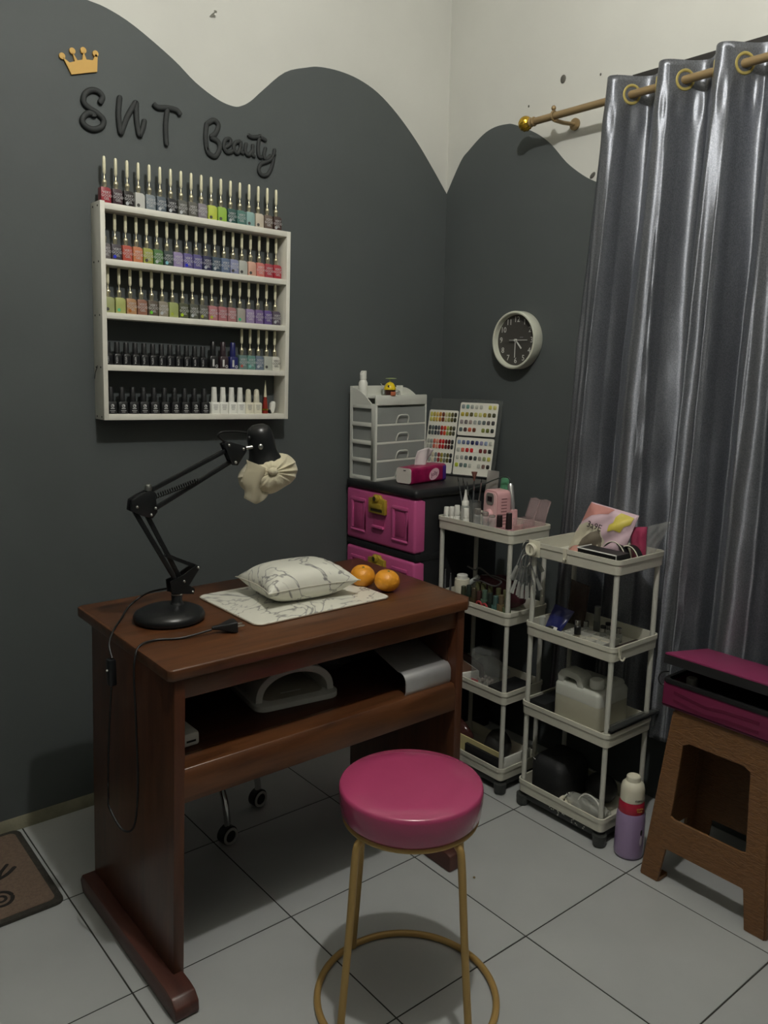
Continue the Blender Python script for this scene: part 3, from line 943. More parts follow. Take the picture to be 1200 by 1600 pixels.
# ---- bottle kinds (origin at the base centre, front towards -y)
BW, BH_, BD = 0.0275, 0.043, 0.024
bp = [(-BW / 2, 0.0), (BW / 2, 0.0), (BW / 2, BH_ - 0.009)] + [(BW / 2 - 0.009 + 0.009 * math.cos(R(a)), BH_ - 0.009 + 0.009 * math.sin(R(a))) for a in (22, 45, 68)] + [(BW / 2 - 0.009, BH_), (-BW / 2 + 0.001, BH_), (-BW / 2, BH_ - 0.001)]
ME_gel_body = MB().prism(bp, -BD / 2, BD / 2, 'xz').mesh('body', 0.0009, 2)
ME_gel_neck = MB().lathe([(0.0056, BH_ - 0.0005), (0.0058, BH_ + 0.010), (0.0066, BH_ + 0.013), (0.0062, BH_ + 0.018), (0.0030, BH_ + 0.022), (0.0019, BH_ + 0.024), (0.0019, BH_ + 0.036)], 14).mesh('cap_collar')
ME_gel_hand = MB().lathe([(0.0018, BH_ + 0.0345), (0.0036, BH_ + 0.0365), (0.0043, BH_ + 0.041), (0.0043, BH_ + 0.076), (0.0034, BH_ + 0.080), (0.0012, BH_ + 0.0815)], 14).mesh('cap_handle')
ME_stk = MB().lathe([(0.0046, 0), (0.0046, 0.0003)], 16, M=T(-0.0055, -BD / 2 - 0.0003, 0.0100) @ WL).mesh('round_sticker')
tm = text_mesh('VERY\nGOOD\nGEL', 0.0094)
tm.transform(T(0.0012, -BD / 2 - 0.0002, 0.0215) @ WL)
ME_gel_txt = tm


def put(name, label, cat, group, lx, lz, ly=-0.036):
    t = thing(name, label, cat, RKM @ Vector((lx, ly, lz)), (0, RK_ROT, 0), group)
    t.rotation_euler = (0, RK_ROT, R(random.uniform(-3, 3)))
    return t


def inst(name, me, mat, parent):
    o = link(name, me, None, parent)
    if not me.materials:
        me.materials.append(mat)
    o.material_slots[0].link = 'OBJECT'
    o.material_slots[0].material = mat
    return o


def gel(label, rgb, lx, lz, plain, dot, group):
    t = put('gel_polish', label, 'nail polish', group, lx, lz)
    g_ = sum(rgb) / 3
    rgb = tuple(int((c * 0.84 + g_ * 0.16) * 0.94) for c in rgb)
    inst('body', ME_gel_body, pm('gel %d %d %d' % rgb, rgb, 0.28, coat=0.3), t)
    inst('cap_collar', ME_gel_neck, M_collar, t)
    inst('cap_handle', ME_gel_hand, M_gold, t)
    if not plain:
        inst('lettering', ME_gel_txt, M_print, t)
    if dot:
        inst('round_sticker', ME_stk, pm('sticker %d %d %d' % dot, dot, 0.25, metal=0.3), t)  # round sticker; the bright ones hold a reflected flash as colour
    return t


GREY = (92, 92, 90)
SIL = (205, 210, 214)
BLUE = (60, 70, 225)
GRN = (120, 215, 70)
AQ = (80, 200, 150)
rows = {
    4: ('topmost row', [
        ('crimson', (172, 44, 58), 0, None), ('dark plum', (74, 56, 62), 0, None), ('black brown', (42, 36, 36), 0, SIL), ('pale grey', (204, 204, 198), 1, GREY),
        ('blue grey', (130, 142, 150), 0, None), ('slate', (86, 100, 112), 0, SIL), ('black', (34, 37, 42), 0, SIL), ('stone grey', (98, 100, 94), 0, SIL),
        ('taupe grey', (104, 103, 96), 0, None), ('mauve grey', (138, 132, 140), 0, None), ('yellow lime', (204, 220, 74), 1, GREY), ('lime green', (160, 206, 72), 1, GREY),
        ('dark teal', (50, 92, 86), 0, SIL), ('grey teal', (80, 130, 120), 0, None), ('pale aqua', (142, 182, 176), 1, GREY), ('beige', (206, 194, 172), 1, GREY),
        ('brown taupe', (110, 92, 80), 0, None), ('dark brown', (72, 48, 43), 0, SIL)], 0.026, 0.581),
    3: ('second row', [
        ('ash grey', (112, 106, 106), 0, (90, 130, 220)), ('charcoal plum', (76, 70, 78), 0, BLUE), ('coral red', (208, 84, 66), 0, None), ('orange', (218, 128, 80), 0, None),
        ('olive yellow', (172, 178, 72), 0, GREY), ('grass green', (80, 132, 66), 0, SIL), ('dark pine', (60, 76, 74), 0, (150, 215, 230)), ('lavender', (152, 136, 182), 0, None),
        ('blue violet', (104, 92, 158), 0, BLUE), ('indigo', (92, 84, 150), 0, None), ('navy', (48, 48, 90), 0, SIL), ('slate teal', (62, 84, 104), 0, SIL),
        ('steel blue', (96, 116, 150), 0, None), ('periwinkle', (138, 144, 184), 0, GREY), ('pale silver', (186, 188, 180), 1, GREY), ('peach', (222, 168, 144), 1, GREY),
        ('salmon', (218, 116, 106), 0, None), ('rose red', (182, 56, 70), 0, None), ('scarlet', (190, 40, 56), 0, None)], 0.022, 0.583),
    2: ('third row', [
        ('pale olive', (170, 176, 116), 1, GREY), ('yellow green', (186, 194, 106), 1, (110, 210, 160)), ('tan orange', (190, 140, 92), 0, (190, 120, 60)), ('terracotta', (160, 106, 84), 0, None),
        ('umber', (98, 86, 72), 0, GRN), ('greige', (150, 142, 122), 0, SIL), ('light moss', (166, 178, 104), 1, (190, 205, 90)), ('dark moss', (84, 90, 62), 0, (190, 225, 60)),
        ('dark olive', (88, 92, 78), 0, SIL), ('smoky olive', (92, 92, 82), 0, (190, 200, 90)), ('dusty pink', (188, 116, 120), 0, (190, 200, 80)), ('rosewood', (182, 104, 110), 0, None),
        ('antique rose', (174, 112, 114), 0, None), ('grey beige', (166, 160, 150), 1, AQ), ('lilac', (152, 130, 176), 0, None), ('purple', (122, 96, 156), 0, None),
        ('deep violet', (100, 76, 150), 0, None), ('plum grey', (88, 76, 96), 0, SIL)], 0.030, 0.582)}
for k, (rn, lst, x0, x1) in rows.items():
    n = len(lst)
    for i, (cn, rgb, plain, dot) in enumerate(lst):
        lx = x0 + (x1 - 0.018 - x0) * i / (n - 1)
        gel('%s gel polish bottle, %s from left in the %s of the rack' % (cn, ORD[i], rn), rgb, lx, tops[k], plain, dot, 'gel polish bottles in the rack')
for i, (cn, rgb, plain, dot) in enumerate([('teal grey', (100, 132, 128), 0, (200, 110, 100)), ('sea green', (92, 142, 132), 0, (150, 210, 205)), ('slate blue', (104, 122, 142), 0, SIL), ('pale ash', (182, 186, 174), 1, GREY), ('cream white', (216, 216, 204), 0, None)]):
    t = gel('%s gel polish bottle near the right end of the fourth row' % cn, rgb, 0.446 + 0.0295 * i, tops[1], plain, dot, 'gel polish bottles in the rack')
    if cn == 'cream white':
        for c in t.children:
            if c.name.startswith('lettering'):
                c.material_slots[0].material = M_blackmat

# small black bottles
ME_sb = MB().loft([[(x, y, z) for x, y in rrect(w, d, r, 3)] for (w, d, r, z) in ((0.023, 0.021, 0.004, 0), (0.0235, 0.0215, 0.004, 0.001), (0.0235, 0.0215, 0.004, 0.025), (0.020, 0.019, 0.005, 0.030), (0.014, 0.014, 0.006, 0.033))]).mesh('body')
ME_sc = MB().lathe([(0.0078, 0.032), (0.0080, 0.034), (0.0070, 0.061), (0.0062, 0.0625)], 16).mesh('cap')
tm = text_mesh('VISTA', 0.0075)
tm.transform(T(-0.0045, -0.0112, 0.014) @ WL @ RZ(-90))
ME_st = tm
for i in range(12):
    t = put('small_polish', 'small black bottle with a vertical word, %s from left in the fourth row' % ORD[i], 'nail polish', 'small black bottles in the fourth row', 0.026 + 0.0262 * i, tops[1])
    inst('body', ME_sb, M_black, t)
    inst('cap', ME_sc, M_blackmat, t)
    inst('lettering', ME_st, M_print, t)
# taller bottles with a white stripe
ME_tb = MB().loft([[(x, y, z) for x, y in rrect(w, d, r, 3)] for (w, d, r, z) in ((0.027, 0.023, 0.003, 0), (0.0275, 0.0235, 0.003, 0.001), (0.0275, 0.0235, 0.003, 0.033), (0.022, 0.02, 0.004, 0.037))]).mesh('body')
ME_tc = MB().lathe([(0.0092, 0.036), (0.0094, 0.038), (0.0078, 0.078), (0.0068, 0.0795)], 18).mesh('cap')
ME_tl = MB().bb(-0.0065, -0.0005, -0.0125, -0.0118, 0.006, 0.027).mesh('label_stripe')
ME_tm = MB().torus((0, 0, 0), 0.0035, 0.0009, 14, 6, M=T(0.0072, -0.0119, 0.007) @ WL, flat=0.3).mesh('emblem')
for i, (cn, rgb) in enumerate((('black', (26, 27, 28)), ('dark plum', (52, 40, 44)), ('navy blue', (34, 38, 92)))):
    t = put('striped_polish', '%s polish bottle with a white stripe label in the fourth row' % cn, 'nail polish', 'striped polish bottles', 0.348 + 0.0335 * i, tops[1])
    m_ = pm('striped %s' % cn, rgb, 0.28)
    inst('body', ME_tb, m_, t)
    inst('cap', ME_tc, m_, t)
    inst('label_stripe', ME_tl, M_print, t)
    inst('emblem', ME_tm, M_print, t)
# bottom row, black with emblem
ME_bb = MB().loft([[(x, y, z) for x, y in rrect(w, d, r, 3)] for (w, d, r, z) in ((0.0285, 0.024, 0.003, 0), (0.029, 0.0245, 0.003, 0.001), (0.029, 0.0245, 0.003, 0.031), (0.024, 0.02, 0.004, 0.0345))]).mesh('body')
ME_bc = MB().lathe([(0.0088, 0.034), (0.0090, 0.036), (0.0074, 0.073), (0.0066, 0.0745)], 18).mesh('cap')
q = MB().torus((0, 0, 0), 0.0040, 0.0008, 18, 6, M=T(0, -0.0125, 0.0225) @ WL, flat=0.3)
q.lathe([(0.002, 0), (0.002, 0.0003)], 10, M=T(0.0012, -0.0124, 0.0236) @ WL)
q.bb(-0.0055, 0.0055, -0.0127, -0.0123, 0.0140, 0.0163).bb(-0.0078, 0.0078, -0.0127, -0.0123, 0.0085, 0.0099).bb(-0.005, 0.005, -0.0127, -0.0123, 0.0045, 0.0055)
ME_be = q.mesh('emblem')
for i in range(10):
    t = put('emblem_polish', 'black bottle with a ring emblem, %s from left on the lowest shelf' % ORD[i], 'nail polish', 'black emblem bottles on the lowest shelf', 0.032 + 0.0318 * i, tops[0])
    inst('body', ME_bb, M_black, t)
    inst('cap', ME_bc, M_blackmat, t)
    inst('emblem', ME_be, M_print, t)
# white bottles
ME_wc = MB().lathe([(0.0092, 0.034), (0.0094, 0.036), (0.0076, 0.078), (0.0068, 0.080)], 18).mesh('cap')
ME_wc2 = MB().lathe([(0.0092, 0.034), (0.0096, 0.036), (0.0084, 0.066), (0.0070, 0.073), (0.003, 0.076)], 18).mesh('cap')
q = MB()
for k, (w, z) in enumerate(((0.016, 0.0255), (0.013, 0.021), (0.014, 0.0165), (0.010, 0.012))):
    q.bb(-w / 2, w / 2, -0.0127, -0.0123, z, z + 0.0014)
ME_wl = q.mesh('label_print')
for i in range(6):
    tall = i < 4
    lab = 'white bottle with a %s cap, %s of the white ones on the lowest shelf' % ('tapered' if tall else 'rounded', ORD[i])
    t = put('white_polish', lab, 'nail polish', 'white bottles on the lowest shelf', 0.352 + 0.0296 * i, tops[0])
    inst('body', ME_bb, M_white if tall else M_offwhite, t)
    inst('cap', ME_wc if tall else ME_wc2, M_white if tall else M_offwhite, t)
    inst('label_print', ME_wl, M_printdim, t)
t = put('liner_brush', 'slender red and gold liner bottle with a needle tip beside the white bottles', 'nail liner', None, 0.532, tops[0])
part('body', MB().lathe([(0.0095, 0), (0.0095, 0.012), (0.0075, 0.030), (0.0050, 0.052)], 16), pm('dark red lacquer', (132, 40, 30), 0.3), t)
part('cap_tip', MB().lathe([(0.0050, 0.051), (0.0030, 0.080), (0.0009, 0.104)], 14), M_gold, t)
part('gold_band', MB().lathe([(0.0102, 0.010), (0.0102, 0.015)], 16), M_brass, t)
t = put('polish_stone', 'white curved file stone leaning at the right end of the lowest shelf', 'file', None, 0.558, tops[0])
q = MB().prism([(-0.010, 0.010), (-0.004, 0.0), (0.004, 0.002), (0.009, 0.020), (0.010, 0.036), (0.002, 0.040), (-0.008, 0.032)], -0.007, 0.007, 'xz')
part('stone', q, M_white, t, bevel=0.003)
part('grip', MB().bb(-0.013, -0.006, -0.006, 0.006, 0.0, 0.012), M_blackmat, t, bevel=0.001)

# ------------------------------------------------------------------ wall clock
CK = thing('wall_clock', 'round wall clock with a pale rim and a dark dial', 'clock', (0, -0.392, 1.412))
cm = WR
part('rim', MB().lathe([(0.080, 0.001), (0.094, 0.001), (0.0965, 0.005), (0.0965, 0.038), (0.0950, 0.0425), (0.0910, 0.044), (0.0880, 0.0425), (0.0868, 0.036), (0.0860, 0.026), (0.080, 0.024)], 64, M=cm, cap0=False, cap1=False), pm('clock rim ivory', (206, 208, 192), 0.4), CK)
dial = part('dial', MB().lathe([(0.0865, 0.022), (0.0865, 0.0255)], 56, M=cm), pm('dark dial', (66, 64, 60), 0.6), CK)
part('backing', MB().lathe([(0.09, 0.0015), (0.09, 0.012)], 48, M=cm), M_blackmat, CK)
M_num = pm('clock numerals', (206, 206, 200), 0.5)
for h_ in range(1, 13):
    a = R(90 - 30 * h_)
    text(str(h_), 0.0265, M_num, dial, cm @ T(0.0685 * math.cos(a), 0.0685 * math.sin(a), 0.0258), 'numeral')


def hand(a, l0, l1, w, z, nm):
    Mx = cm @ RZ(a)
    part(nm, MB().bb(-l0, l1, -w, w, z, z + 0.0012, M=Mx), M_num, CK)


hand(90 - 30 * 4.55, 0.0, 0.038, 0.0024, 0.028, 'hour_hand')
hand(-90, 0.0, 0.058, 0.0012, 0.030, 'minute_hand')
hand(0, 0.026, 0.055, 0.0009, 0.032, 'second_hand')
part('second_tail', MB().bb(-0.026, -0.006, -0.0019, 0.0019, 0.032, 0.0332, M=cm), M_num, CK)
part('hub', MB().lathe([(0.0042, 0.026), (0.0042, 0.034)], 16, M=cm), M_num, CK)
part('maker_print', MB().bb(0.016, 0.030, 0.008, 0.011, 0.0256, 0.026, M=cm), M_printdim, CK)

# ------------------------------------------------------------------ curtain rod and curtain
XR, ZR = -0.080, 2.080
rod = thing('curtain_rod', 'bronze curtain rod with a swirled brass ball end', 'curtain rod', (XR, -1.2, ZR))
part('pole', MB().tube([(XR, -0.476, ZR), (XR, -2.1, ZR)], 0.0108, 16), M_rod, rod, world=True)
fm = T(XR, -0.476, ZR) @ RX(-90)
part('end_collar', MB().lathe([(0.0125, -0.004), (0.0145, 0.0), (0.0125, 0.004), (0.0125, 0.008), (0.0150, 0.012), (0.0110, 0.016)], 24, M=fm), M_rod, rod, world=True)
rings = []
for i in range(25):
    th = max(0.05, min(PI - 0.05, PI * i / 24))
    rings.append([((0.0225 * math.sin(th) * (1 + 0.05 * math.sin(9 * (a + 0.8 * th)))) * math.cos(a), (0.0225 * math.sin(th) * (1 + 0.05 * math.sin(9 * (a + 0.8 * th)))) * math.sin(a), 0.035 - 0.0225 * math.cos(th)) for a in [2 * PI * j / 54 for j in range(54)]])
part('finial', MB().loft(rings, M=fm), M_brass, rod, smooth=70, world=True)
part('finial_tip', MB().sphere((0, 0, 0.059), 0.0045, 10, 8, M=fm), M_brass, rod, world=True)
bk = part('bracket', MB().tube([(-0.002, -0.575, ZR - 0.014), (-0.05, -0.567, ZR - 0.016), (XR, -0.560, ZR - 0.013)], 0.006, 10).lathe([(0.018, 0), (0.018, 0.006)], 20, M=T(-0.001, -0.576, ZR - 0.014) @ WR).torus((0, 0, 0), 0.0135, 0.0035, 24, 8, M=T(XR, -0.556, ZR) @ RX(90)), M_rod, rod, world=True)
part('thumb_screw', MB().sphere((XR - 0.004, -0.556, ZR + 0.022), 0.0075, 14, 10).tube([(XR, -0.556, ZR + 0.01), (XR - 0.003, -0.556, ZR + 0.02)], 0.003, 8), M_rod, bk, world=True)

PER = 0.164
Y0C = -0.752


def curtain_pt(u, v):
    """u metres of drop-width along the rod, v 0 top .. 1 bottom"""
    f = u / PER
    k = int(math.floor(f))
    rnd = [0.0, 0.45, -0.5, 0.3, -0.2, 0.5, -0.4, 0.1, 0.3, -0.3]
    e = rnd[k % 10] * (1 - (f - k)) + rnd[(k + 1) % 10] * (f - k)
    dn = min(1, v * 2.5)
    ph = 2 * PI * f + dn * (0.75 * e + 0.35 * math.sin(3.2 * v + 5 * u))
    sn = math.sin(ph)
    # rounded ridge, tighter valley, a second crease that runs down the flank
    w = sn + dn * (0.26 * math.sin(2 * ph + 1.1 + e) + 0.13 * math.sin(3 * ph + 2.6 * v + 3 * e))
    A = (0.040 + 0.008 * v) * (1 + 0.22 * e * dn)
    x = -0.080 - A * w * (1.25 if w > 0 else 0.9)
    fr = ph / (2 * PI) - math.floor(ph / (2 * PI))
    for c_, h_, wd in ((0.16 + 0.05 * math.sin(4 * v + 7 * k), 0.0050, 0.030), (0.40 - 0.06 * math.sin(2.5 * v + 3 * k), 0.0045, 0.020), (0.88 + 0.04 * math.sin(5 * v + k), 0.0030, 0.03)):
        x -= dn * h_ * math.exp(-((fr - c_) / wd) ** 2)
    x += dn * (0.0011 * math.sin(60 * u + 33 * v + 3 * math.sin(9 * v)) + 0.0007 * math.sin(140 * u - 21 * v) + 0.0006 * math.sin(75 * v + 30 * u))
    kk = math.exp(-((v - 0.062) / 0.022) ** 2)
    x += 0.0024 * kk * math.sin(240 * u + 2 * math.sin(30 * u))
    y = Y0C - u + v * (0.075 - 0.10 * u) + 0.012 * math.cos(ph) * v * 0.6
    z = 2.128 - v * 1.868
    return (min(x, -0.034), y, z)


NU, NV = 760, 120
WID = 1.20
vs, fs = [], []
for i in range(NU + 1):
    for j in range(NV + 1):
        vs.append(curtain_pt(WID * i / NU, j / NV))
for i in range(NU):
    for j in range(NV):
        a = i * (NV + 1) + j
        fs.append((a, a + 1, a + NV + 2, a + NV + 1))


def satin():
    m = bpy.data.materials.new('silver grey satin')
    m.use_nodes = True
    nt = m.node_tree
    b = nt.nodes['Principled BSDF']
    tc = nt.nodes.new('ShaderNodeTexCoord')
    n = nt.nodes.new('ShaderNodeTexNoise')
    mp = nt.nodes.new('ShaderNodeMapping')
    mp.inputs['Scale'].default_value = (420, 420, 260)
    n.inputs['Scale'].default_value = 1
    n.inputs['Detail'].default_value = 5
    nt.links.new(tc.outputs['Object'], mp.inputs['Vector'])
    nt.links.new(mp.outputs['Vector'], n.inputs['Vector'])
    rp = nt.nodes.new('ShaderNodeValToRGB')
    rp.color_ramp.elements[0].position = 0.35
    rp.color_ramp.elements[1].position = 0.65
    rp.color_ramp.elements[0].color = lin((120, 123, 130))
    rp.color_ramp.elements[1].color = lin((150, 153, 160))
    nt.links.new(n.outputs['Fac'], rp.inputs['Fac'])
    nt.links.new(rp.outputs['Color'], b.inputs['Base Color'])
    b.inputs['Metallic'].default_value = 0.8
    b.inputs['Roughness'].default_value = 0.47
    b.inputs['Anisotropic'].default_value = 0.8
    b.inputs['Anisotropic Rotation'].default_value = 0.25
    tg = nt.nodes.new('ShaderNodeTangent')
    tg.direction_type = 'RADIAL'
    tg.axis = 'Z'
    nt.links.new(tg.outputs['Tangent'], b.inputs['Tangent'])
    bp_ = nt.nodes.new('ShaderNodeBump')
    bp_.inputs['Strength'].default_value = 0.12
    bp_.inputs['Distance'].default_value = 0.002
    nt.links.new(n.outputs['Fac'], bp_.inputs['Height'])
    nt.links.new(bp_.outputs['Normal'], b.inputs['Normal'])
    return m


cur = thing('satin_curtain', 'silver grey satin curtain hanging in deep folds from brass eyelets', 'curtain', (-0.08, -1.3, 0.26))
fab = part('fabric', MB().add(vs, fs), satin(), cur, smooth=80, world=True)
md = fab.modifiers.new('thickness', 'SOLIDIFY')
md.thickness = 0.0012
k = 1
while k * PER / 2 < WID - 0.05:
    u = k * PER / 2
    p0 = Vector(curtain_pt(u - 0.003, 0.026))
    p1 = Vector(curtain_pt(u + 0.003, 0.026))
    t_ = (p1 - p0)
    t_.z = 0
    t_.normalize()
    nrm = Vector((t_.y, -t_.x, 0))
    if nrm.x > 0:
        nrm = -nrm
    Mx = Matrix((t_, Vector((0, 0, 1)), nrm)).transposed().to_4x4()
    c = (p0 + p1) / 2
    Mx.translation = (c.x, c.y, ZR)
    part('eyelet', MB().torus((0, 0, 0), 0.0235, 0.0042, 32, 8, M=Mx, flat=0.7), pm('pale brass eyelet', (214, 196, 120), 0.3, metal=0.7), cur, world=True)
    k += 1

# ------------------------------------------------------------------ plastic drawer cabinet in the corner
CX0, CX1, CY0, CY1, CZ = -0.462, -0.075, -0.390, -0.018, 0.932
CB = thing('drawer_cabinet', 'black plastic cabinet with magenta drawers and gold catches in the corner', 'cabinet', ((CX0 + CX1) / 2, (CY0 + CY1) / 2, 0))
M_cab = pm('black cabinet plastic', (30, 31, 33), 0.42)
body = MB()
body.bb(CX0 + 0.03, CX1, CY0 + 0.004, CY1 - 0.004, 0.03, CZ - 0.028)
part('body', body, M_cab, CB, bevel=0.006, world=True)
part('top_cover', MB().bb(CX0 - 0.004, CX1, CY0 - 0.004, CY1, CZ - 0.030, CZ), M_cab, CB, bevel=0.012, seg=3, world=True)
for sx in (CX0 + 0.06, CX1 - 0.05):
    for sy in (CY0 + 0.05, CY1 - 0.05):
        part('foot', MB().lathe([(0.02, 0.0), (0.024, 0.031)], 14, (sx, sy, 0)), M_cab, CB, world=True)
zt = CZ - 0.030
dz = 0.206
k = 0
while zt - dz > 0.02:
    z1, z0 = zt - 0.001, zt - dz + 0.026
    part('divider', MB().bb(CX0 + 0.004, CX1 - 0.02, CY0 + 0.001, CY1 - 0.001, z0 - 0.026, z0 - 0.001), M_cab, CB, bevel=0.004, world=True)
    dr = part('drawer', MB().bb(CX0, CX0 + 0.05, CY0 + 0.003, CY1 - 0.003, z0, z1), M_magenta, CB, bevel=0.010, seg=3, world=True)
    yc = (CY0 + CY1) / 2
    hz = z1 - z0
    # two raised frames with sunk fields
    for s in (-1, 1):
        ya, yb = yc + s * 0.072, yc + s * 0.152
        lo, hi = min(ya, yb), max(ya, yb)
        za, zb = z0 + 0.030, z1 - 0.030
        f = MB()
        w = 0.011
        f.bb(CX0 - 0.005, CX0 + 0.002, lo, hi, zb - w, zb).bb(CX0 - 0.005, CX0 + 0.002, lo, hi, za, za + w)
        f.bb(CX0 - 0.005, CX0 + 0.002, lo, lo + w, za + w, zb - w).bb(CX0 - 0.005, CX0 + 0.002, hi - w, hi, za + w, zb - w)
        part('panel_frame', f, M_magenta, dr, bevel=0.0025, world=True)
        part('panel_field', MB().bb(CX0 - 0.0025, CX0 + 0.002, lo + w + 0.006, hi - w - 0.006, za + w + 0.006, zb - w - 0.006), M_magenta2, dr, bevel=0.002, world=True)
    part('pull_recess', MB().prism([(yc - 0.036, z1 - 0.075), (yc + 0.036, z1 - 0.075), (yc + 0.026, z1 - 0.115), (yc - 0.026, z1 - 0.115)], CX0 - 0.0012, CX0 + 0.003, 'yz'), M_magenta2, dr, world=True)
    part('pull_lip', MB().bb(CX0 - 0.010, CX0 + 0.001, yc - 0.030, yc + 0.030, z1 - 0.122, z1 - 0.112), M_magenta, dr, bevel=0.003, world=True)
    M_catch = pm('gold plastic catch', (186, 160, 58), 0.4, metal=0.25)
    pc = z1 - 0.036
    c = MB().prism([(yc - 0.044, pc - 0.034), (yc + 0.044, pc - 0.034), (yc + 0.044, pc + 0.016), (yc + 0.022, pc + 0.020), (yc + 0.014, pc + 0.030), (yc - 0.014, pc + 0.030), (yc - 0.022, pc + 0.020), (yc - 0.044, pc + 0.016)], CX0 - 0.012, CX0 - 0.0005, 'yz')
    ct = part('catch_plate', c, M_catch, dr, bevel=0.002, world=True)
    part('catch_slot', MB().bb(CX0 - 0.0128, CX0 - 0.011, yc - 0.030, yc + 0.030, pc - 0.027, pc - 0.019), pm('catch slot shade', (60, 50, 22), 0.6), ct, world=True)
    part('catch_bar', MB().bb(CX0 - 0.017, CX0 - 0.011, yc - 0.030, yc + 0.030, pc - 0.017, pc + 0.002), M_catch, ct, bevel=0.003, world=True)
    part('lock_knob', MB().lathe([(0.013, 0), (0.014, 0.006), (0.010, 0.010), (0.006, 0.011)], 20, M=T(CX0 - 0.011, yc, pc + 0.018) @ WR), M_catch, ct, world=True)
    part('lock_centre', MB().lathe([(0.0075, 0), (0.0075, 0.0015)], 16, M=T(CX0 - 0.0215, yc, pc + 0.018) @ WR), pm('catch slot shade', (60, 50, 22), 0.6), ct, world=True)
    zt -= dz
    k += 1

# ------------------------------------------------------------------ small drawer tower on the cabinet
TW = thing('drawer_tower', 'small pale plastic tower of four clear drawers on the black cabinet', 'drawer tower', (-0.330, -0.0865, CZ), (0, 0, R(4)))
M_pale = pm('pale grey plastic', (214, 215, 206), 0.42)
M_draw = pm('frosted drawer plastic', (186, 190, 186), 0.28, alpha=0.45)
w2, d2 = 0.122, 0.066
NT, P0, PT = 4, 0.010, 0.0612
for s in (-1, 1):
    f = MB()
    xa = s * w2
    a, b = (xa - 0.004, xa) if s > 0 else (xa, xa + 0.004)
    f.bb(a, b, -d2, -d2 + 0.022, 0, 0.262).bb(a, b, d2 - 0.012, d2, 0, 0.318)
    for k in range(NT + 1):
        f.bb(a, b, -d2 + 0.022, d2 - 0.012, P0 + PT * k - 0.010, P0 + PT * k + (0.004 if k else 0.004))
    part('side_frame', f, M_pale, TW, bevel=0.001)
    cheek = [(-d2 + 0.022, 0.257)] + [(-d2 + 0.022 + (2 * d2 - 0.034) * t, 0.262 + 0.05 * math.sin(t * PI / 2)) for t in [i / 8 for i in range(9)]] + [(d2 - 0.012, 0.257)]
    part('top_cheek', MB().prism(cheek, a, b, 'yz'), M_pale, TW)
part('back_panel', MB().bb(-w2, w2, d2 - 0.003, d2, 0, 0.318), M_pale, TW)
part('base_plate', MB().bb(-w2, w2, -d2, d2, 0, 0.004), M_pale, TW)
part('tray_floor', MB().bb(-w2 + 0.004, w2 - 0.004, -d2 + 0.004, d2 - 0.003, 0.280, 0.284), M_pale, TW)
part('tray_front', MB().bb(-w2, w2, -d2 - 0.002, -d2 + 0.006, 0.256, 0.290), M_pale, TW, bevel=0.003)
for k in range(NT):
    z0, z1 = P0 + PT * k, P0 + PT * (k + 1) - 0.006
    part('front_rail', MB().bb(-w2 + 0.002, w2 - 0.002, -d2 - 0.001, -d2 + 0.010, z0 - 0.009, z0), M_pale, TW, bevel=0.0015)
    x_ = w2 - 0.008
    db = MB()
    db.bb(-x_, x_, -d2, d2 - 0.006, z0 + 0.0005, z0 + 0.0025).bb(-x_, x_, -d2 - 0.001, -d2 + 0.001, z0 + 0.0025, z1)
    db.bb(-x_, -x_ + 0.002, -d2 + 0.001, d2 - 0.006, z0 + 0.0025, z1 - 0.004).bb(x_ - 0.002, x_, -d2 + 0.001, d2 - 0.006, z0 + 0.0025, z1 - 0.004)
    db.bb(-x_, x_, d2 - 0.008, d2 - 0.006, z0 + 0.0025, z1 - 0.004)
    dd = part('drawer', db, M_draw, TW)
    hp = smooth_path([(-0.028, -d2 - 0.002, z0 + 0.001), (-0.027, -d2 - 0.007, z0 + 0.018), (-0.020, -d2 - 0.009, z0 + 0.028), (0.0, -d2 - 0.009, z0 + 0.0295), (0.020, -d2 - 0.009, z0 + 0.028), (0.027, -d2 - 0.007, z0 + 0.018), (0.028, -d2 - 0.002, z0 + 0.001)], 5)
    part('handle', MB().tube(hp, 0.0022, 8), M_pale, dd)
# corner posts at the front
for s in (-1, 1):
    part('front_post', MB().bb(min(s * w2, s * (w2 - 0.008)), max(s * w2, s * (w2 - 0.008)), -d2 - 0.001, -d2 + 0.006, 0.0, 0.258), M_pale, TW, bevel=0.0015)
TWM = Matrix.Translation(TW.location) @ Matrix.Rotation(R(4), 4, 'Z')


def tw(x, y, z):
    return TWM @ Vector((x, y, z))


q = tw(-0.072, -0.030, 0.068 + PT + 0.0665 - 0.0612)
q = tw(-0.07, -0.028, P0 + PT + 0.0030)
jar = thing('pink_jar', 'small pale pink jar inside the second clear drawer from the bottom', 'jar', q)
part('body', MB().lathe([(0.016, 0), (0.017, 0.002), (0.017, 0.030), (0.015, 0.032)], 20), M_pinkplastic, jar)
part('lid', MB().lathe([(0.0175, 0.031), (0.0175, 0.042), (0.016, 0.043)], 20), M_pinkplastic, jar)
q = tw(-0.085, -0.01, P0 + 2 * PT + 0.0030)
solo('cotton_pad', 'flat pale pad lying in the third clear drawer of the tower', 'pad', MB().loft([[(q.x + x, q.y + y, q.z + z) for x, y in rrect(0.05, 0.04, 0.012, 4)] for z in (0, 0.008)]), M_offwhite, bevel=0.002)
q = tw(0.02, 0.0, P0 + 3 * PT + 0.0030)
solo('file_strip', 'thin pale strip lying in the topmost clear drawer', 'strip', MB().bb(q.x - 0.08, q.x + 0.03, q.y - 0.012, q.y + 0.012, q.z, q.z + 0.004), M_offwhite)

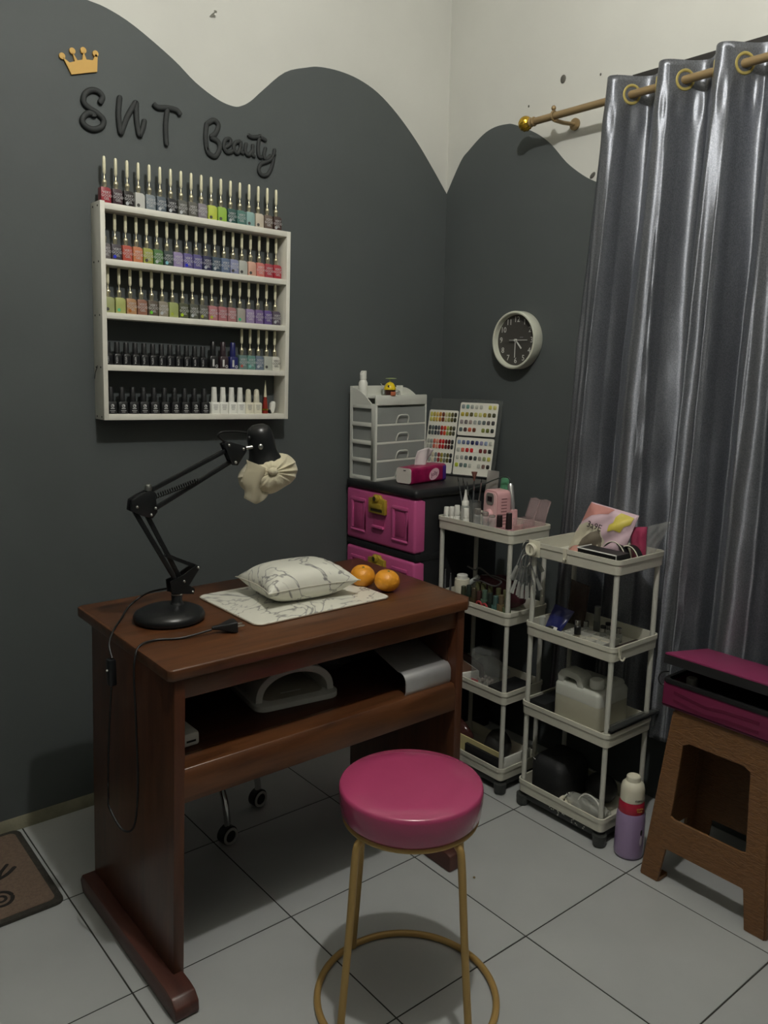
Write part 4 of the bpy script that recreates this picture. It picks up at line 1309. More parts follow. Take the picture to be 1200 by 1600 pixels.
# on top of the tower
q = tw(-0.096, 0.028, 0.2843)
pb = thing('pump_bottle', 'small white flip cap bottle standing at the back of the tower tray', 'bottle', q)
part('body', MB().lathe([(0.014, 0), (0.0155, 0.003), (0.0155, 0.045), (0.011, 0.054), (0.009, 0.057)], 24), M_white, pb)
cp = [[(0.0115 * math.cos(2 * PI * j / 20), 0.0115 * math.sin(2 * PI * j / 20), z - (0.012 * max(0, -math.cos(2 * PI * j / 20)) if z > 0.08 else 0)) for j in range(20)] for z in (0.056, 0.058, 0.070, 0.086)]
part('cap', MB().loft(cp), M_white, pb, bevel=0.001)
q = tw(-0.045, -0.052, 0.2843)
ty = thing('toy_trinket', 'tiny yellow and black trinket with a flat green top on the tower tray', 'trinket', q)
part('cup', MB().lathe([(0.014, 0), (0.016, 0.002), (0.019, 0.018), (0.0195, 0.026)], 20), pm('dark red brown plastic', (58, 28, 22), 0.3), ty)
part('face_patch', MB().bb(-0.010, 0.010, -0.0195, -0.015, 0.004, 0.018), pm('peach patch', (196, 112, 78), 0.5), ty, bevel=0.002)
part('dome', MB().lathe([(0.0205, 0.024), (0.0205, 0.028), (0.018, 0.036), (0.011, 0.046), (0.003, 0.050)], 24), pm('bright yellow plastic', (226, 196, 34), 0.3), ty)
part('side_dot', MB().sphere((-0.015, -0.011, 0.036), 0.0035, 10, 6).sphere((0.013, -0.013, 0.036), 0.0035, 10, 6), M_blackmat, ty)
part('stalk', MB().tube([(0, 0, 0.048), (-0.002, 0, 0.060)], 0.0018, 8), pm('olive stalk', (150, 160, 70), 0.4), ty)
part('flat_top', MB().sphere((0.004, 0, 0.0615), (0.024, 0.010, 0.0018), 20, 6), pm('pale green leaf plastic', (172, 190, 130), 0.4), ty)
q = tw(0.035, 0.0, 0.2843)
clp = thing('paper_card', 'white printed card leaning in the tray on the drawer tower', 'card', q, (R(-48), 0, R(14)))
part('sheet', MB().bb(-0.030, 0.030, -0.001, 0.001, 0.002, 0.062), M_white, clp)
part('black_bar', MB().bb(-0.030, 0.012, -0.0018, -0.0008, 0.052, 0.061), M_blackmat, clp)
part('text_line', MB().bb(-0.022, 0.022, -0.0015, -0.0008, 0.034, 0.037).bb(-0.022, 0.010, -0.0015, -0.0008, 0.024, 0.027), M_printdim, clp)
q = tw(-0.002, -0.01, 0.2843)
bag = MB()
for (i, (h0, sx)) in enumerate(((0.05, 0.0),)):
    vs, fs = [], []
    for a in range(11):
        for b in range(9):
            u, v = a / 10, b / 8
            vs.append((q.x - 0.02 + 0.05 * u + 0.006 * math.sin(7 * v), q.y + 0.02 - 0.05 * v + 0.005 * math.sin(9 * u), q.z + 0.003 + 0.045 * math.sin(PI * min(1, u * 1.1)) * (1 - 0.7 * v) + 0.004 * math.sin(11 * u + 8 * v)))
    for a in range(10):
        for b in range(8):
            i_ = a * 9 + b
            fs.append((i_, i_ + 1, i_ + 10, i_ + 9))
    bag.add(vs, fs)
o = solo('clear_wrapper', 'crumpled clear wrapper in the tower tray beside the white card', 'wrapper', bag, M_clear2, smooth=60)
md = o.modifiers.new('solid', 'SOLIDIFY')
md.thickness = 0.0008

# ------------------------------------------------------------------ tissue pack
TS = thing('tissue_pack', 'magenta soft pack of tissues with a white end in front of the drawer tower', 'tissue pack', (-0.312, -0.246, CZ), (0, 0, R(8)))
M_tis = pm('magenta tissue wrap', (150, 22, 78), 0.32, var=0.3, vscale=45, bump=0.3, bscale=40)
q = MB()
rings = []
for x in (-0.090, -0.086, -0.05, 0.0, 0.05, 0.085, 0.091):
    s = 0.94 if abs(x) > 0.088 else 1.0
    rings.append([(x, y * s, 0.029 + (z - 0.0) * s + 0.0025 * math.sin(30 * x + 20 * y) * (z > 0)) for y, z in rrect(0.070, 0.057, 0.010, 4)])
q.loft(rings)
part('wrap', q, M_tis, TS, smooth=60)
part('end_flap', MB().loft([[(x, y, 0.029 + z) for y, z in rrect(0.064, 0.051, 0.009, 4)] for x in (-0.0925, -0.0895)]), pm('white wrap end', (214, 206, 198), 0.4, bump=0.3, bscale=50), TS)
part('hang_tab', MB().bb(-0.0935, -0.092, -0.010, 0.0, 0.045, 0.048), M_blackmat, TS)
part('blue_end', MB().loft([[(x, y, 0.029 + z) for y, z in rrect(0.0715, 0.0585, 0.010, 4)] for x in (0.072, 0.089)]), pm('violet wrap band', (74, 40, 132), 0.35), TS)
ov = MB()
rings = []
for rr, dy in ((1.0, 0.0), (1.0, -0.0008)):
    rings.append([(0.025 + 0.026 * rr * math.cos(a), -0.0352 + dy, 0.028 + 0.019 * rr * math.sin(a) + 0.006 * math.cos(a)) for a in [2 * PI * j / 32 for j in range(32)]])
ov.loft(rings)
lg = part('logo_oval', ov, pm('logo pale oval', (236, 196, 206), 0.4), TS)
text('Jolly', 0.021, pm('logo plum ink', (110, 12, 66), 0.4), lg, T(0.025, -0.0362, 0.029) @ WL @ RZ(12))
vs, fs = [], []
for a in range(15):
    for b in range(11):
        u, v = a / 14, b / 10
        vs.append((-0.032 + 0.062 * u + 0.040 * v * (0.5 + u * 0.5), 0.004 + 0.010 * math.sin(7 * u + 2 * v) * (1 - 0.4 * v), 0.055 + 0.050 * v + 0.010 * math.sin(PI * u) * v))
for a in range(14):
    for b in range(10):
        i_ = a * 11 + b
        fs.append((i_, i_ + 1, i_ + 12, i_ + 11))
o = part('tissue_sheet', MB().add(vs, fs), pm('soft tissue', (214, 204, 204), 0.9), TS, smooth=80, label='white tissue pulled up from the pack')
md = o.modifiers.new('solid', 'SOLIDIFY')
md.thickness = 0.001

# ------------------------------------------------------------------ nail colour charts
rdir = Vector((0.3085, -0.9512, 0))
back = Vector((0.9512, 0.3085, 0))
tilt = R(11.2)
updir = Vector((0, 0, 1)) * math.cos(tilt) + back * math.sin(tilt)
nout = rdir.cross(updir)
CM = Matrix((rdir, updir, nout)).transposed().to_4x4()
CM.translation = (-0.107, -0.1855, CZ + 0.0045)
M_chart = pm('white chart card', (228, 226, 214), 0.45)


def chart_thing(name, label, x, y, z=0.0):
    t = thing(name, label, 'colour chart', (0, 0, 0), (0, 0, 0), 'nail colour charts')
    m_ = CM @ T(x, y, z)
    t.location = m_.to_translation()
    t.rotation_euler = m_.to_euler()
    return t


bd = chart_thing('chart_stand', 'dark clear backing board behind the three nail colour charts', -0.128, -0.004, -0.007)
bd['category'] = 'board'
del bd['group']
part('board', MB().bb(0.0, 0.290, 0.004, 0.279, -0.004, 0.0), pm('smoky acrylic', (96, 100, 98), 0.2, alpha=0.55), bd, bevel=0.001)
part('ledge', MB().bb(0.0, 0.290, 0.0, 0.004, -0.004, 0.020), pm('smoky acrylic', (96, 100, 98), 0.2, alpha=0.55), bd)
ME_chip = MB().loft([[(x, y, z) for x, y in rrect(w, h_, r_, 3)] for (w, h_, r_, z) in ((0.0130, 0.0150, 0.0045, 0.0), (0.0130, 0.0150, 0.0045, 0.0012), (0.0090, 0.0110, 0.0040, 0.0021))]).mesh('chip')
ME_chip_s = MB().loft([[(x, y, z) for x, y in rrect(w, h_, r_, 3)] for (w, h_, r_, z) in ((0.0108, 0.0168, 0.0052, 0.0), (0.0108, 0.0168, 0.0052, 0.0012), (0.0072, 0.0120, 0.0035, 0.0022))]).mesh('chip')


def chips(t, spec, x0, y0, dx, dy, me):
    for r_, row in enumerate(spec):
        for c_, rgb in enumerate(row):
            if rgb is None:
                continue
            jit = rgb
            o = inst('chip', me, pm('chip %d %d %d' % jit, jit, 0.2, coat=0.4), t)
            o.location = (x0 + dx * c_, y0 - dy * r_, 0.0016)


gA, gB, gC, gD = (132, 140, 140), (160, 164, 158), (182, 182, 172), (96, 106, 106)
ye, ol, dol, blk = (196, 190, 96), (150, 138, 62), (92, 86, 48), (36, 36, 38)
red, dred, sal, brn = (176, 40, 42), (104, 36, 38), (206, 108, 92), (112, 62, 44)
bl, nv, lav, sky = (88, 100, 140), (34, 38, 82), (132, 130, 158), (134, 150, 176)
c2 = chart_thing('colour_chart', 'upper right white nail chart with small coloured chips', 0.0, 0.1425)
part('card', MB().prism(rrect(0.150, 0.119, 0.006, 3, 0.075, 0.0595), 0.0, 0.0015), M_chart, c2)
chips(c2, [[gA, (110, 150, 140), gB, gC, gC, None, ye, (206, 198, 120)], [(176, 160, 60), ol, dol, (176, 172, 98), (196, 192, 120), ol, dol, (60, 62, 44)],
           [(150, 140, 140), (112, 104, 104), (160, 146, 140), gB, gA, gD, (96, 92, 92), (70, 68, 68)], [gD, (78, 58, 58), (196, 96, 70), brn, None, (132, 138, 70), (100, 106, 52), (44, 48, 46)]], 0.0125, 0.104, 0.0178, 0.0275, ME_chip)
c3 = chart_thing('colour_chart', 'lower right white nail chart with small coloured chips', 0.0, 0.0)
part('card', MB().prism(rrect(0.150, 0.136, 0.006, 3, 0.075, 0.068), 0.0, 0.0015), M_chart, c3)
chips(c3, [[sky, (100, 110, 140), bl, nv, (62, 66, 110), lav, sky, gC], [gC, sal, red, (190, 30, 36), None, dred, (112, 60, 60), blk],
           [gC, gB, gD, blk, (80, 84, 82), (150, 146, 136), (140, 148, 110), ye], [(176, 190, 60), gD, (96, 116, 110), gC, None, gC, (120, 96, 88), (50, 46, 44)]], 0.0125, 0.118, 0.0178, 0.0275, ME_chip)
c1 = chart_thing('colour_chart', 'tall white nail chart half hidden behind the drawer tower', -0.125, 0.0)
part('card', MB().prism(rrect(0.120, 0.230, 0.006, 3, 0.060, 0.115), 0.0, 0.0015), M_chart, c1)
pairs = [[ye, (190, 170, 80), (206, 176, 96), (176, 120, 52), brn, (196, 186, 140), (150, 150, 90), dol, (52, 50, 36)],
         [(80, 84, 82), gD, (60, 64, 72), (92, 92, 96), (150, 40, 36), (196, 70, 44), (140, 150, 80), dol, (60, 60, 48)],
         [gC, gB, sal, (216, 150, 130), red, (180, 34, 36), dred, (80, 24, 28), blk],
         [gC, gB, (206, 196, 170), gA, (140, 60, 60), ol, (110, 116, 100), dol, blk]]
sp = []
for p_ in pairs:
    sp += [p_, p_]
yy = 0.214
for p_ in pairs:
    for s in (0, 1):
        chips(c1, [p_], 0.0105, yy, 0.0124, 0.0, ME_chip_s)
        yy -= 0.0185
    yy -= 0.0125


# ------------------------------------------------------------------ trolleys
def tray_mb(sx, sy, zt, h):
    q = MB()
    prof = [(0.006, 0.0, zt - h), (0.0012, 0.0, zt - h + 0.003), (0.0, 0.0, zt - 0.014), (-0.0022, 0.0, zt - 0.0125), (-0.0022, 0, zt), (0.0025, 0, zt), (0.0030, 0, zt - h + 0.005)]
    rings = []
    for e, _, z in prof:
        rings.append([(x, y, z) for x, y in rrect(sx - 2 * e, sy - 2 * e, max(0.004, 0.016 - e), 5)])
    q.loft(rings)
    return q


def trolley(label, x0, x1, y0, y1, rims, h=0.043):
    cx, cy = (x0 + x1) / 2, (y0 + y1) / 2
    sx, sy = x1 - x0, y1 - y0
    t = thing('storage_trolley', label, 'trolley', (cx, cy, 0), group='ivory trolleys')
    for z in rims:
        part('tray', tray_mb(sx, sy, z, h), M_trolley, t, smooth=35)
    zl = rims[-1] - h
    part('base_frame', MB().loft([[(x, y, z) for x, y in rrect(sx - 0.016, sy - 0.016, 0.012, 4)] for z in (zl - 0.020, zl)]), M_foot, t, bevel=0.002)
    for a in (-1, 1):
        for b in (-1, 1):
            px, py = a * (sx / 2 - 0.013), b * (sy / 2 - 0.013)
            for k in range(len(rims) - 1):
                part('post', MB().lathe([(0.0082, rims[k + 1] - h + 0.006), (0.0072, rims[k + 1] + 0.004), (0.0075, rims[k + 1] + 0.010), (0.0075, rims[k] - h - 0.006), (0.0075, rims[k] - h + 0.001)], 16, (px, py, 0)), M_post, t)
            part('foot', MB().lathe([(0.014, 0.0), (0.018, 0.004), (0.020, zl - 0.018), (0.020, zl - 0.008)], 18, (px, py, 0)), M_foot, t)
    return t


RA = (0.846, 0.592, 0.338, 0.086)
RB = (0.828, 0.587, 0.339, 0.086)
TA = trolley('ivory four tier trolley beside the drawer cabinet, farther from the curtain', -0.375, -0.190, -0.720, -0.398, RA)
TB = trolley('ivory four tier trolley in front of the curtain, with a round knob hook', -0.365, -0.150, -1.090, -0.780, RB)
# white specks on the lower frame of the second trolley
sp = MB()
for k in range(16):
    yy = random.uniform(-1.06, -0.90)
    sp.sphere((-0.357, yy, random.uniform(0.026, 0.040)), (0.0012, 0.003, 0.002), 6, 4)
part('paint_speck', sp, M_white, TB, world=True, kind='stuff')

# hooks clipped on the second trolley
hk = thing('knob_hook', 'ivory hook with a round knob clipped on the trolley tray corner', 'hook', (-0.372, -0.800, 0.79))
part('clip', MB().bb(-0.3705, -0.3675, -0.826, -0.784, 0.786, 0.834), M_offwhite, hk, bevel=0.001, world=True)
part('knob', MB().lathe([(0.015, 0.0), (0.0195, 0.003), (0.0195, 0.009), (0.016, 0.012), (0.013, 0.010), (0.010, 0.009)], 28, M=T(-0.3705, -0.799, 0.807) @ WR), M_offwhite, hk, world=True)
part('knob_slit', MB().bb(-0.3815, -0.379, -0.8005, -0.7975, 0.798, 0.816), pm('hook slit', (150, 146, 130), 0.5), hk, world=True)
for (lab, yy, xx, zz, fr_) in (('small ivory hook hanging on the long side of the top tray', -0.915, -0.3685, 0.828, WR), ('small ivory hook hanging on the short end of the second tray', -1.0935, -0.340, 0.587, WL)):
    if fr_ is WR:
        m_ = T(xx, yy, zz) @ WR
    else:
        m_ = T(xx, yy, zz) @ WL
    h_ = thing('tray_hook', lab, 'hook', m_.to_translation() - Vector((0, 0, 0.035)), group='small tray hooks')
    part('strap', MB().bb(-0.006, 0.006, -0.028, 0.0015, 0.0, 0.002, M=m_), M_offwhite, h_, world=True)
    part('prong', MB().tube([m_ @ Vector(p) for p in smooth_path([(0, -0.024, 0.0015), (0, -0.033, 0.004), (0.003, -0.035, 0.010), (0.006, -0.026, 0.013)], 5)], 0.0024, 8), M_offwhite, h_, world=True)

ZA = [r_ - 0.038 for r_ in RA]
ZB = [r_ - 0.038 for r_ in RB]

# ------------------------------------------------------------------ first trolley, top tray
for i, (yy, hh) in enumerate(((-0.418, 0.066), (-0.443, 0.070), (-0.466, 0.078), (-0.507, 0.074))):
    t = thing('white_vial', 'short white capped vial at the left end of the trolley top, %s from the cabinet' % ORD[i], 'bottle', (-0.352, yy, ZA[0]), group='white vials on the trolley top')
    part('body', MB().lathe([(0.009, 0), (0.010, 0.002), (0.010, hh * 0.55), (0.007, hh * 0.62)], 18), M_white, t)
    part('cap', MB().lathe([(0.0098, hh * 0.6), (0.0100, hh * 0.62), (0.0088, hh - 0.002), (0.008, hh)], 18), M_white, t)
t = thing('nozzle_bottle', 'clear bottle with a pointed white nozzle among the white vials', 'bottle', (-0.338, -0.488, ZA[0]))
part('body', MB().lathe([(0.013, 0), (0.014, 0.003), (0.014, 0.075), (0.010, 0.083)], 20), pm('milky bottle', (190, 194, 188), 0.3, alpha=0.6), t)
part('collar', MB().lathe([(0.0115, 0.080), (0.0115, 0.092), (0.009, 0.095)], 20), M_white, t)
part('nozzle', MB().lathe([(0.0085, 0.094), (0.0050, 0.110), (0.0028, 0.126), (0.0020, 0.130)], 16), M_white, t)
# glass cup with brushes
t = thing('brush_cup', 'smoky clear cup holding thin brushes on the trolley top', 'cup', (-0.300, -0.480, ZA[0]))
part('cup', MB().lathe([(0.026, 0), (0.029, 0.002), (0.030, 0.088), (0.0285, 0.088), (0.0275, 0.004), (0.002, 0.004)], 26), pm('smoky glass', (120, 122, 118), 0.1, alpha=0.5), t)
M_brh = pm('brush handle grey', (110, 112, 114), 0.3, metal=0.4)
lean = [((-0.010, 0.012), (-0.020, 0.050), 0.165, 'grey', None), ((0.004, 0.010), (-0.006, 0.040), 0.160, 'dark', None), ((0.0, -0.004), (0.012, 0.006), 0.172, 'slim', 'fan'), ((0.008, -0.010), (0.02, -0.02), 0.165, 'chrome', None), ((-0.012, -0.006), (-0.004, 0.022), 0.150, 'black', None)]
for i, (a, b, hh, cn, tip) in enumerate(lean):
    p0 = Vector((-0.300 + a[0], -0.480 + a[1], ZA[0] + 0.005))
    p1 = Vector((-0.300 + b[0], -0.480 + b[1], ZA[0] + hh))
    s = thing('nail_brush', '%s nail brush standing in the smoky cup%s' % (cn, ' with a brown fan tip' if tip else ''), 'brush', p0, group='brushes in the cup')
    mt_ = {'grey': M_brh, 'dark': M_blackmat, 'slim': M_brh, 'chrome': M_chrome, 'black': M_black}[cn]
    part('handle', MB().tube([p0, p0.lerp(p1, 0.7)], 0.0026, 8), mt_, s, world=True)
    part('ferrule', MB().tube([p0.lerp(p1, 0.7), p0.lerp(p1, 0.9)], [0.0028, 0.0022], 8), M_chrome, s, world=True)
    if tip:
        part('fan_tip', MB().tube([p0.lerp(p1, 0.88), p0.lerp(p1, 1.06)], [0.002, 0.010], 10), pm('brown bristle', (120, 76, 66), 0.9), s, world=True)
    else:
        part('bristle', MB().tube([p0.lerp(p1, 0.9), p1], [0.002, 0.0006], 8), M_blackmat, s, world=True)
# clear vials with chrome beads
for i, yy in enumerate((-0.556, -0.588, -0.617)):
    t = thing('glass_vial', 'clear glass vial with shiny bits at the front rim, %s of three' % ORD[i], 'vial', (-0.350, yy, ZA[0]), group='glass vials at the front rim')
    part('glass', MB().lathe([(0.011, 0), (0.0125, 0.002), (0.0125, 0.058), (0.009, 0.062)], 20), M_clear, t)
    part('cap', MB().lathe([(0.0095, 0.0625), (0.0105, 0.064), (0.0100, 0.080 - 0.006 * i), (0.008, 0.081 - 0.006 * i)], 18), pm('smoky cap', (150, 146, 140), 0.2, alpha=0.6), t)
    part('bead_fill', MB().lathe([(0.0105, 0.003), (0.0105, 0.022)], 16), pm('glitter fill', (170, 168, 160), 0.15, metal=0.9, bump=1.0, bscale=500), t)
for i, yy in enumerate((-0.648, -0.686)):
    t = thing('pink_bottle', 'clear pink bottle with a black cap, the one %s the tray corner' % ('away from' if i == 0 else 'at'), 'bottle', (-0.350, yy, ZA[0]), group='black capped pink bottles')
    part('body', MB().loft([[(x, y, z) for x, y in rrect(0.024, 0.024, 0.004, 3)] for z in (0.0, 0.001, 0.034, 0.037)]), pm('translucent pink', (216, 168, 176), 0.2, alpha=0.7), t)
    part('cap', MB().lathe([(0.0095, 0.037), (0.0098, 0.039), (0.0088, 0.072 + 0.012 * i), (0.0078, 0.074 + 0.012 * i)], 18), pm('brown black cap', (38, 26, 28), 0.3), t)
# pink nail drill machine
t = thing('nail_drill', 'pale pink nail drill machine with a small display and round dial', 'nail drill', (-0.282, -0.572, ZA[0]), (0, 0, R(-98)))
t.scale = (0.92, 1.0, 1.24)
NDM = None
pf = rrect(0.078, 0.105, 0.018, 6, 0, 0.0575)
part('shell', MB().prism([(a, b) for a, b in pf], -0.026, 0.026, 'xz').bb(-0.03, 0.03, -0.024, 0.024, 0, 0.006), M_pinkplastic, t, bevel=0.004)
part('face_plate', MB().prism([(a * 0.86, 0.0575 + (b - 0.0575) * 0.9) for a, b in pf], -0.0285, -0.024, 'xz'), pm('light pink face', (220, 180, 180), 0.3), t, bevel=0.001)
part('display', MB().prism(rrect(0.040, 0.030, 0.010, 4, 0.0, 0.088), -0.030, -0.027, 'xz'), pm('grey display bezel', (120, 118, 112), 0.3), t)
part('display_glass', MB().bb(-0.012, 0.012, -0.0306, -0.0298, 0.081, 0.094), M_black, t)
part('dial', MB().lathe([(0.019, 0), (0.019, 0.006), (0.015, 0.011), (0.003, 0.012)], 26, M=T(0.0, -0.028, 0.043) @ WL), M_pinkplastic, t)
vt = MB()
for k in range(9):
    vt.bb(0.0386, 0.0396, -0.012, 0.010, 0.025 + 0.008 * k, 0.027 + 0.008 * k)
part('vent', vt, pm('vent shade', (120, 76, 82), 0.6), t)
# handpiece in its holder with a cable
t = thing('drill_handpiece', 'silver drill handpiece standing in a pink holder behind the drill machine', 'handpiece', (-0.245, -0.605, ZA[0]))
part('holder', MB().lathe([(0.014, 0), (0.015, 0.004), (0.013, 0.072), (0.0125, 0.074)], 20, (-0.245, -0.608, ZA[0])), M_pinkplastic, t, world=True)
part('handpiece_body', MB().tube([(-0.245, -0.606, ZA[0] + 0.066), (-0.243, -0.600, ZA[0] + 0.09), (-0.240, -0.588, ZA[0] + 0.146), (-0.240, -0.586, ZA[0] + 0.154)], [0.006, 0.0088, 0.0095, 0.006], 18), pm('satin silver', (206, 206, 204), 0.3, metal=0.8), t, world=True)
cb = smooth_path([(-0.240, -0.586, ZA[0] + 0.152), (-0.241, -0.583, ZA[0] + 0.166), (-0.243, -0.566, ZA[0] + 0.174), (-0.255, -0.530, ZA[0] + 0.160), (-0.275, -0.490, ZA[0] + 0.137), (-0.285, -0.455, ZA[0] + 0.122), (-0.275, -0.44, ZA[0] + 0.10), (-0.26, -0.46, ZA[0] + 0.06), (-0.255, -0.50, ZA[0] + 0.035)], 8)
part('cable', MB().tube(cb, 0.0022, 8), pm('dark grey green cable', (54, 62, 58), 0.5), t, world=True)
# clear sleeve and green sleeve standing behind the cup
for (nm, lab, yy, xx, hh, ww, col) in (('clear_sleeve', 'tall cloudy clear sleeve standing behind the brushes', -0.500, -0.245, 0.185, 0.052, pm('cloudy sleeve', (176, 172, 166), 0.3, alpha=0.5)), ('green_sleeve', 'small mint green packet standing next to the cloudy sleeve', -0.540, -0.232, 0.165, 0.034, pm('mint packet', (96, 160, 122), 0.4, alpha=0.8))):
    vs = []
    rings = []
    for k in range(9):
        v = k / 8
        th = 0.010 * math.sin(PI * (0.08 + 0.84 * v)) + 0.0012
        rings.append([(xx + th * math.sin(a) + 0.012 * v, yy + ww / 2 * math.cos(a) * (1 + 0.06 * math.sin(4 * v)) - 0.006 * v, ZA[0] + hh * v) for a in [2 * PI * j / 20 for j in range(20)]])
    solo(nm, lab, 'packet', MB().loft(rings), col, smooth=60)
# translucent pink boxes with open lids
for i, (yy, zz) in enumerate(((-0.648, 0.0), (-0.690, 0.0))):
    t = thing('pink_box', 'translucent pink flip box with its lid up, the one %s' % ('next to the handpiece' if i == 0 else 'at the tray end'), 'box', (-0.238, yy, ZA[0]), group='translucent pink flip boxes')
    M_pb = pm('translucent pink box', (216, 186, 186), 0.15, alpha=0.2)
    b_ = MB().bb(-0.032, 0.030, -0.019, 0.019, 0.0, 0.0015)
    b_.bb(-0.032, 0.030, -0.019, -0.0175, 0.0015, 0.052).bb(-0.032, 0.030, 0.0175, 0.019, 0.0015, 0.052).bb(-0.032, -0.0305, -0.0175, 0.0175, 0.0015, 0.052).bb(0.0285, 0.030, -0.0175, 0.0175, 0.0015, 0.052)
    part('box_body', b_, M_pb, t)
    part('box_fill', MB().bb(-0.029, 0.027, -0.016, 0.016, 0.002, 0.030), pm('pink powder fill', (196, 138, 138), 0.8, alpha=0.5), t, bevel=0.003)
    Ml = T(0.030, 0, 0.052) @ RY(22)
    part('lid', MB().bb(-0.0015, 0.0, -0.019, 0.019, 0.0, 0.060, M=Ml).bb(-0.006, 0.0, -0.019, -0.0178, 0.0, 0.060, M=Ml).bb(-0.006, 0.0, 0.0178, 0.019, 0.0, 0.060, M=Ml).bb(-0.006, 0.0, -0.019, 0.019, 0.0588, 0.060, M=Ml).bb(-0.004, 0.003, -0.008, 0.008, 0.060, 0.0635, M=Ml), M_pb, t)

# ------------------------------------------------------------------ rings of nail tips hanging between the trolleys
ME_tip = None
tipv = MB()
rings = []
for k in range(7):
    v = k / 6
    wv = 0.0042 + 0.0024 * v
    rings.append([(wv * math.cos(a), 0.0012 * math.sin(a) - 0.003 * (1 - v) ** 2, -0.040 * v) for a in [2 * PI * j / 10 for j in range(10)]])
ME_tip = tipv.loft(rings).mesh('nail_tip', smooth=70)


def tip_ring(label, c, n, seed, mat):
    rnd = random.Random(seed)
    t = thing('tip_ring', label, 'nail tips', (c[0], c[1], c[2] - 0.16), group='hanging rings of nail tips')
    off = Vector((0, 0, 0.16))
    part('metal_ring', MB().torus((0, 0, 0), 0.019, 0.0016, 32, 8, M=Matrix.Translation(off) @ RX(90)), M_chrome, t)
    for i in range(n):
        a = R(-90 + (i - (n - 1) / 2) * 170 / n)
        p = off + Vector((0.019 * math.cos(a), rnd.uniform(-0.006, 0.006), 0.019 * math.sin(a)))
        o = inst('stick', ME_stick, mat, t)
        sw_ = (i - (n - 1) / 2) / n * 62
        o.matrix_basis = Matrix.Translation(p) @ RY(-sw_) @ RX(rnd.uniform(-14, 14))
        o2 = inst('nail_tip', ME_tip, pm('pale nail tip', (176, 178, 172), 0.12, alpha=0.5), o)
        o2.location = (0, 0, -0.052)
        o2.rotation_euler = (0, 0, rnd.uniform(-0.8, 0.8))


ME_stick = MB().bb(-0.0022, 0.0022, -0.0006, 0.0006, -0.060, 0.003).mesh('stick')
M_clears = pm('clear acrylic stick', (160, 163, 160), 0.12, alpha=0.3)
tip_ring('ring of clear nail tips hanging at the corner of the first trolley', (-0.335, -0.748, 0.800), 13, 3, M_clears)
tip_ring('ring of clear nail tips hanging below the knob hook of the second trolley', (-0.392, -0.795, 0.775), 12, 9, pm('shaded acrylic stick', (120, 122, 120), 0.15, alpha=0.4))  # clear sticks in a darker copy: this ring's shadow is in the colour

# ------------------------------------------------------------------ first trolley, second tray
cols = [('olive', (74, 84, 54)), ('dark green', (46, 66, 52)), ('bronze', (96, 84, 56)), ('brown red', (96, 50, 42)), ('mint', (112, 150, 124)), ('pine', (44, 60, 50)), ('teal', (96, 146, 140)), ('tan', (150, 128, 92)), ('sage', (140, 156, 116))]
for i, (cn, rgb) in enumerate(cols):
    yy = -0.500 - 0.0235 * i
    hh = 0.072 + 0.004 * ((i * 5) % 3)
    rgb = tuple(int(c * 0.72 + 6) for c in rgb)
    t = thing('dark_bottle', '%s bottle in the row on the second tray of the first trolley' % cn, 'nail polish', (-0.345, yy, ZA[1]), group='bottle row on the second tray')
    part('body', MB().loft([[(x, y, z) for x, y in rrect(0.021, 0.021, 0.004, 3)] for z in (0.0, 0.001, hh - 0.034, hh - 0.030)]), pm('tray bottle %s' % cn, rgb, 0.25, coat=0.3), t)
    part('cap', MB().lathe([(0.0085, hh - 0.030), (0.0088, hh - 0.028), (0.0080, hh - 0.001), (0.007, hh)], 16), pm('tray cap %s' % cn, tuple(min(255, int(c * 0.8 + 25)) for c in rgb), 0.25, metal=0.3), t)
for i, yy in enumerate((-0.520, -0.545, -0.575, -0.610, -0.640)):
    t = thing('green_bottle', 'dark green bottle in the second rank of that tray, %s from the cabinet' % ORD[i], 'nail polish', (-0.300, yy, ZA[1]), group='second rank of dark bottles')
    part('body', MB().lathe([(0.010, 0), (0.011, 0.001), (0.011, 0.048), (0.008, 0.052)], 16), pm('deep green glass', (36, 50, 40), 0.2), t)
    part('cap', MB().lathe([(0.008, 0.051), (0.008, 0.082), (0.007, 0.083)], 16), pm('green gold cap', (120, 122, 86), 0.3, metal=0.4), t)
t = thing('white_jar', 'squat white pot with a lid at the cabinet end of the second tray', 'jar', (-0.315, -0.462, ZA[1]))
part('pot', MB().lathe([(0.021, 0), (0.024, 0.003), (0.026, 0.070), (0.024, 0.084)], 28), M_offwhite, t)
part('lid', MB().lathe([(0.018, 0.083), (0.018, 0.096), (0.016, 0.098)], 28), M_white, t)
part('side_spout', MB().tube([(0.018, -0.014, 0.066), (0.036, -0.040, 0.094)], [0.009, 0.008], 12), pm('pale spout', (170, 176, 172), 0.4), t)
for i, (yy, hh) in enumerate(((-0.412, 0.108), (-0.438, 0.100))):
    t = thing('steel_tool', 'thin steel tool standing at the end of the second tray, the %s one' % ('taller' if i == 0 else 'shorter'), 'tool', (-0.345, yy, ZA[1]), group='steel tools on the second tray')
    part('shaft', MB().lathe([(0.0032, 0), (0.0036, hh * 0.7), (0.0022, hh * 0.9), (0.0012, hh)], 10), M_brh, t)
    part('tip', MB().sphere((0, 0, hh), 0.0026, 8, 6), M_chrome, t)
t = MB()
rings = []
for k in range(13):
    v = k / 12
    s = max(0.12, math.sin(PI * (0.06 + 0.88 * v))) ** 0.5
    rings.append([(-0.238 + 0.030 * s * math.cos(a), -0.66 + 0.20 * v, ZA[1] + 0.052 + 0.051 * s * math.sin(a) + 0.004 * math.sin(3 * a + 9 * v)) for a in [2 * PI * j / 24 for j in range(24)]])
pch = thing('dark_pouch', 'dark wine red zip pouch at the back of the second tray', 'pouch', (-0.238, -0.56, ZA[1]))
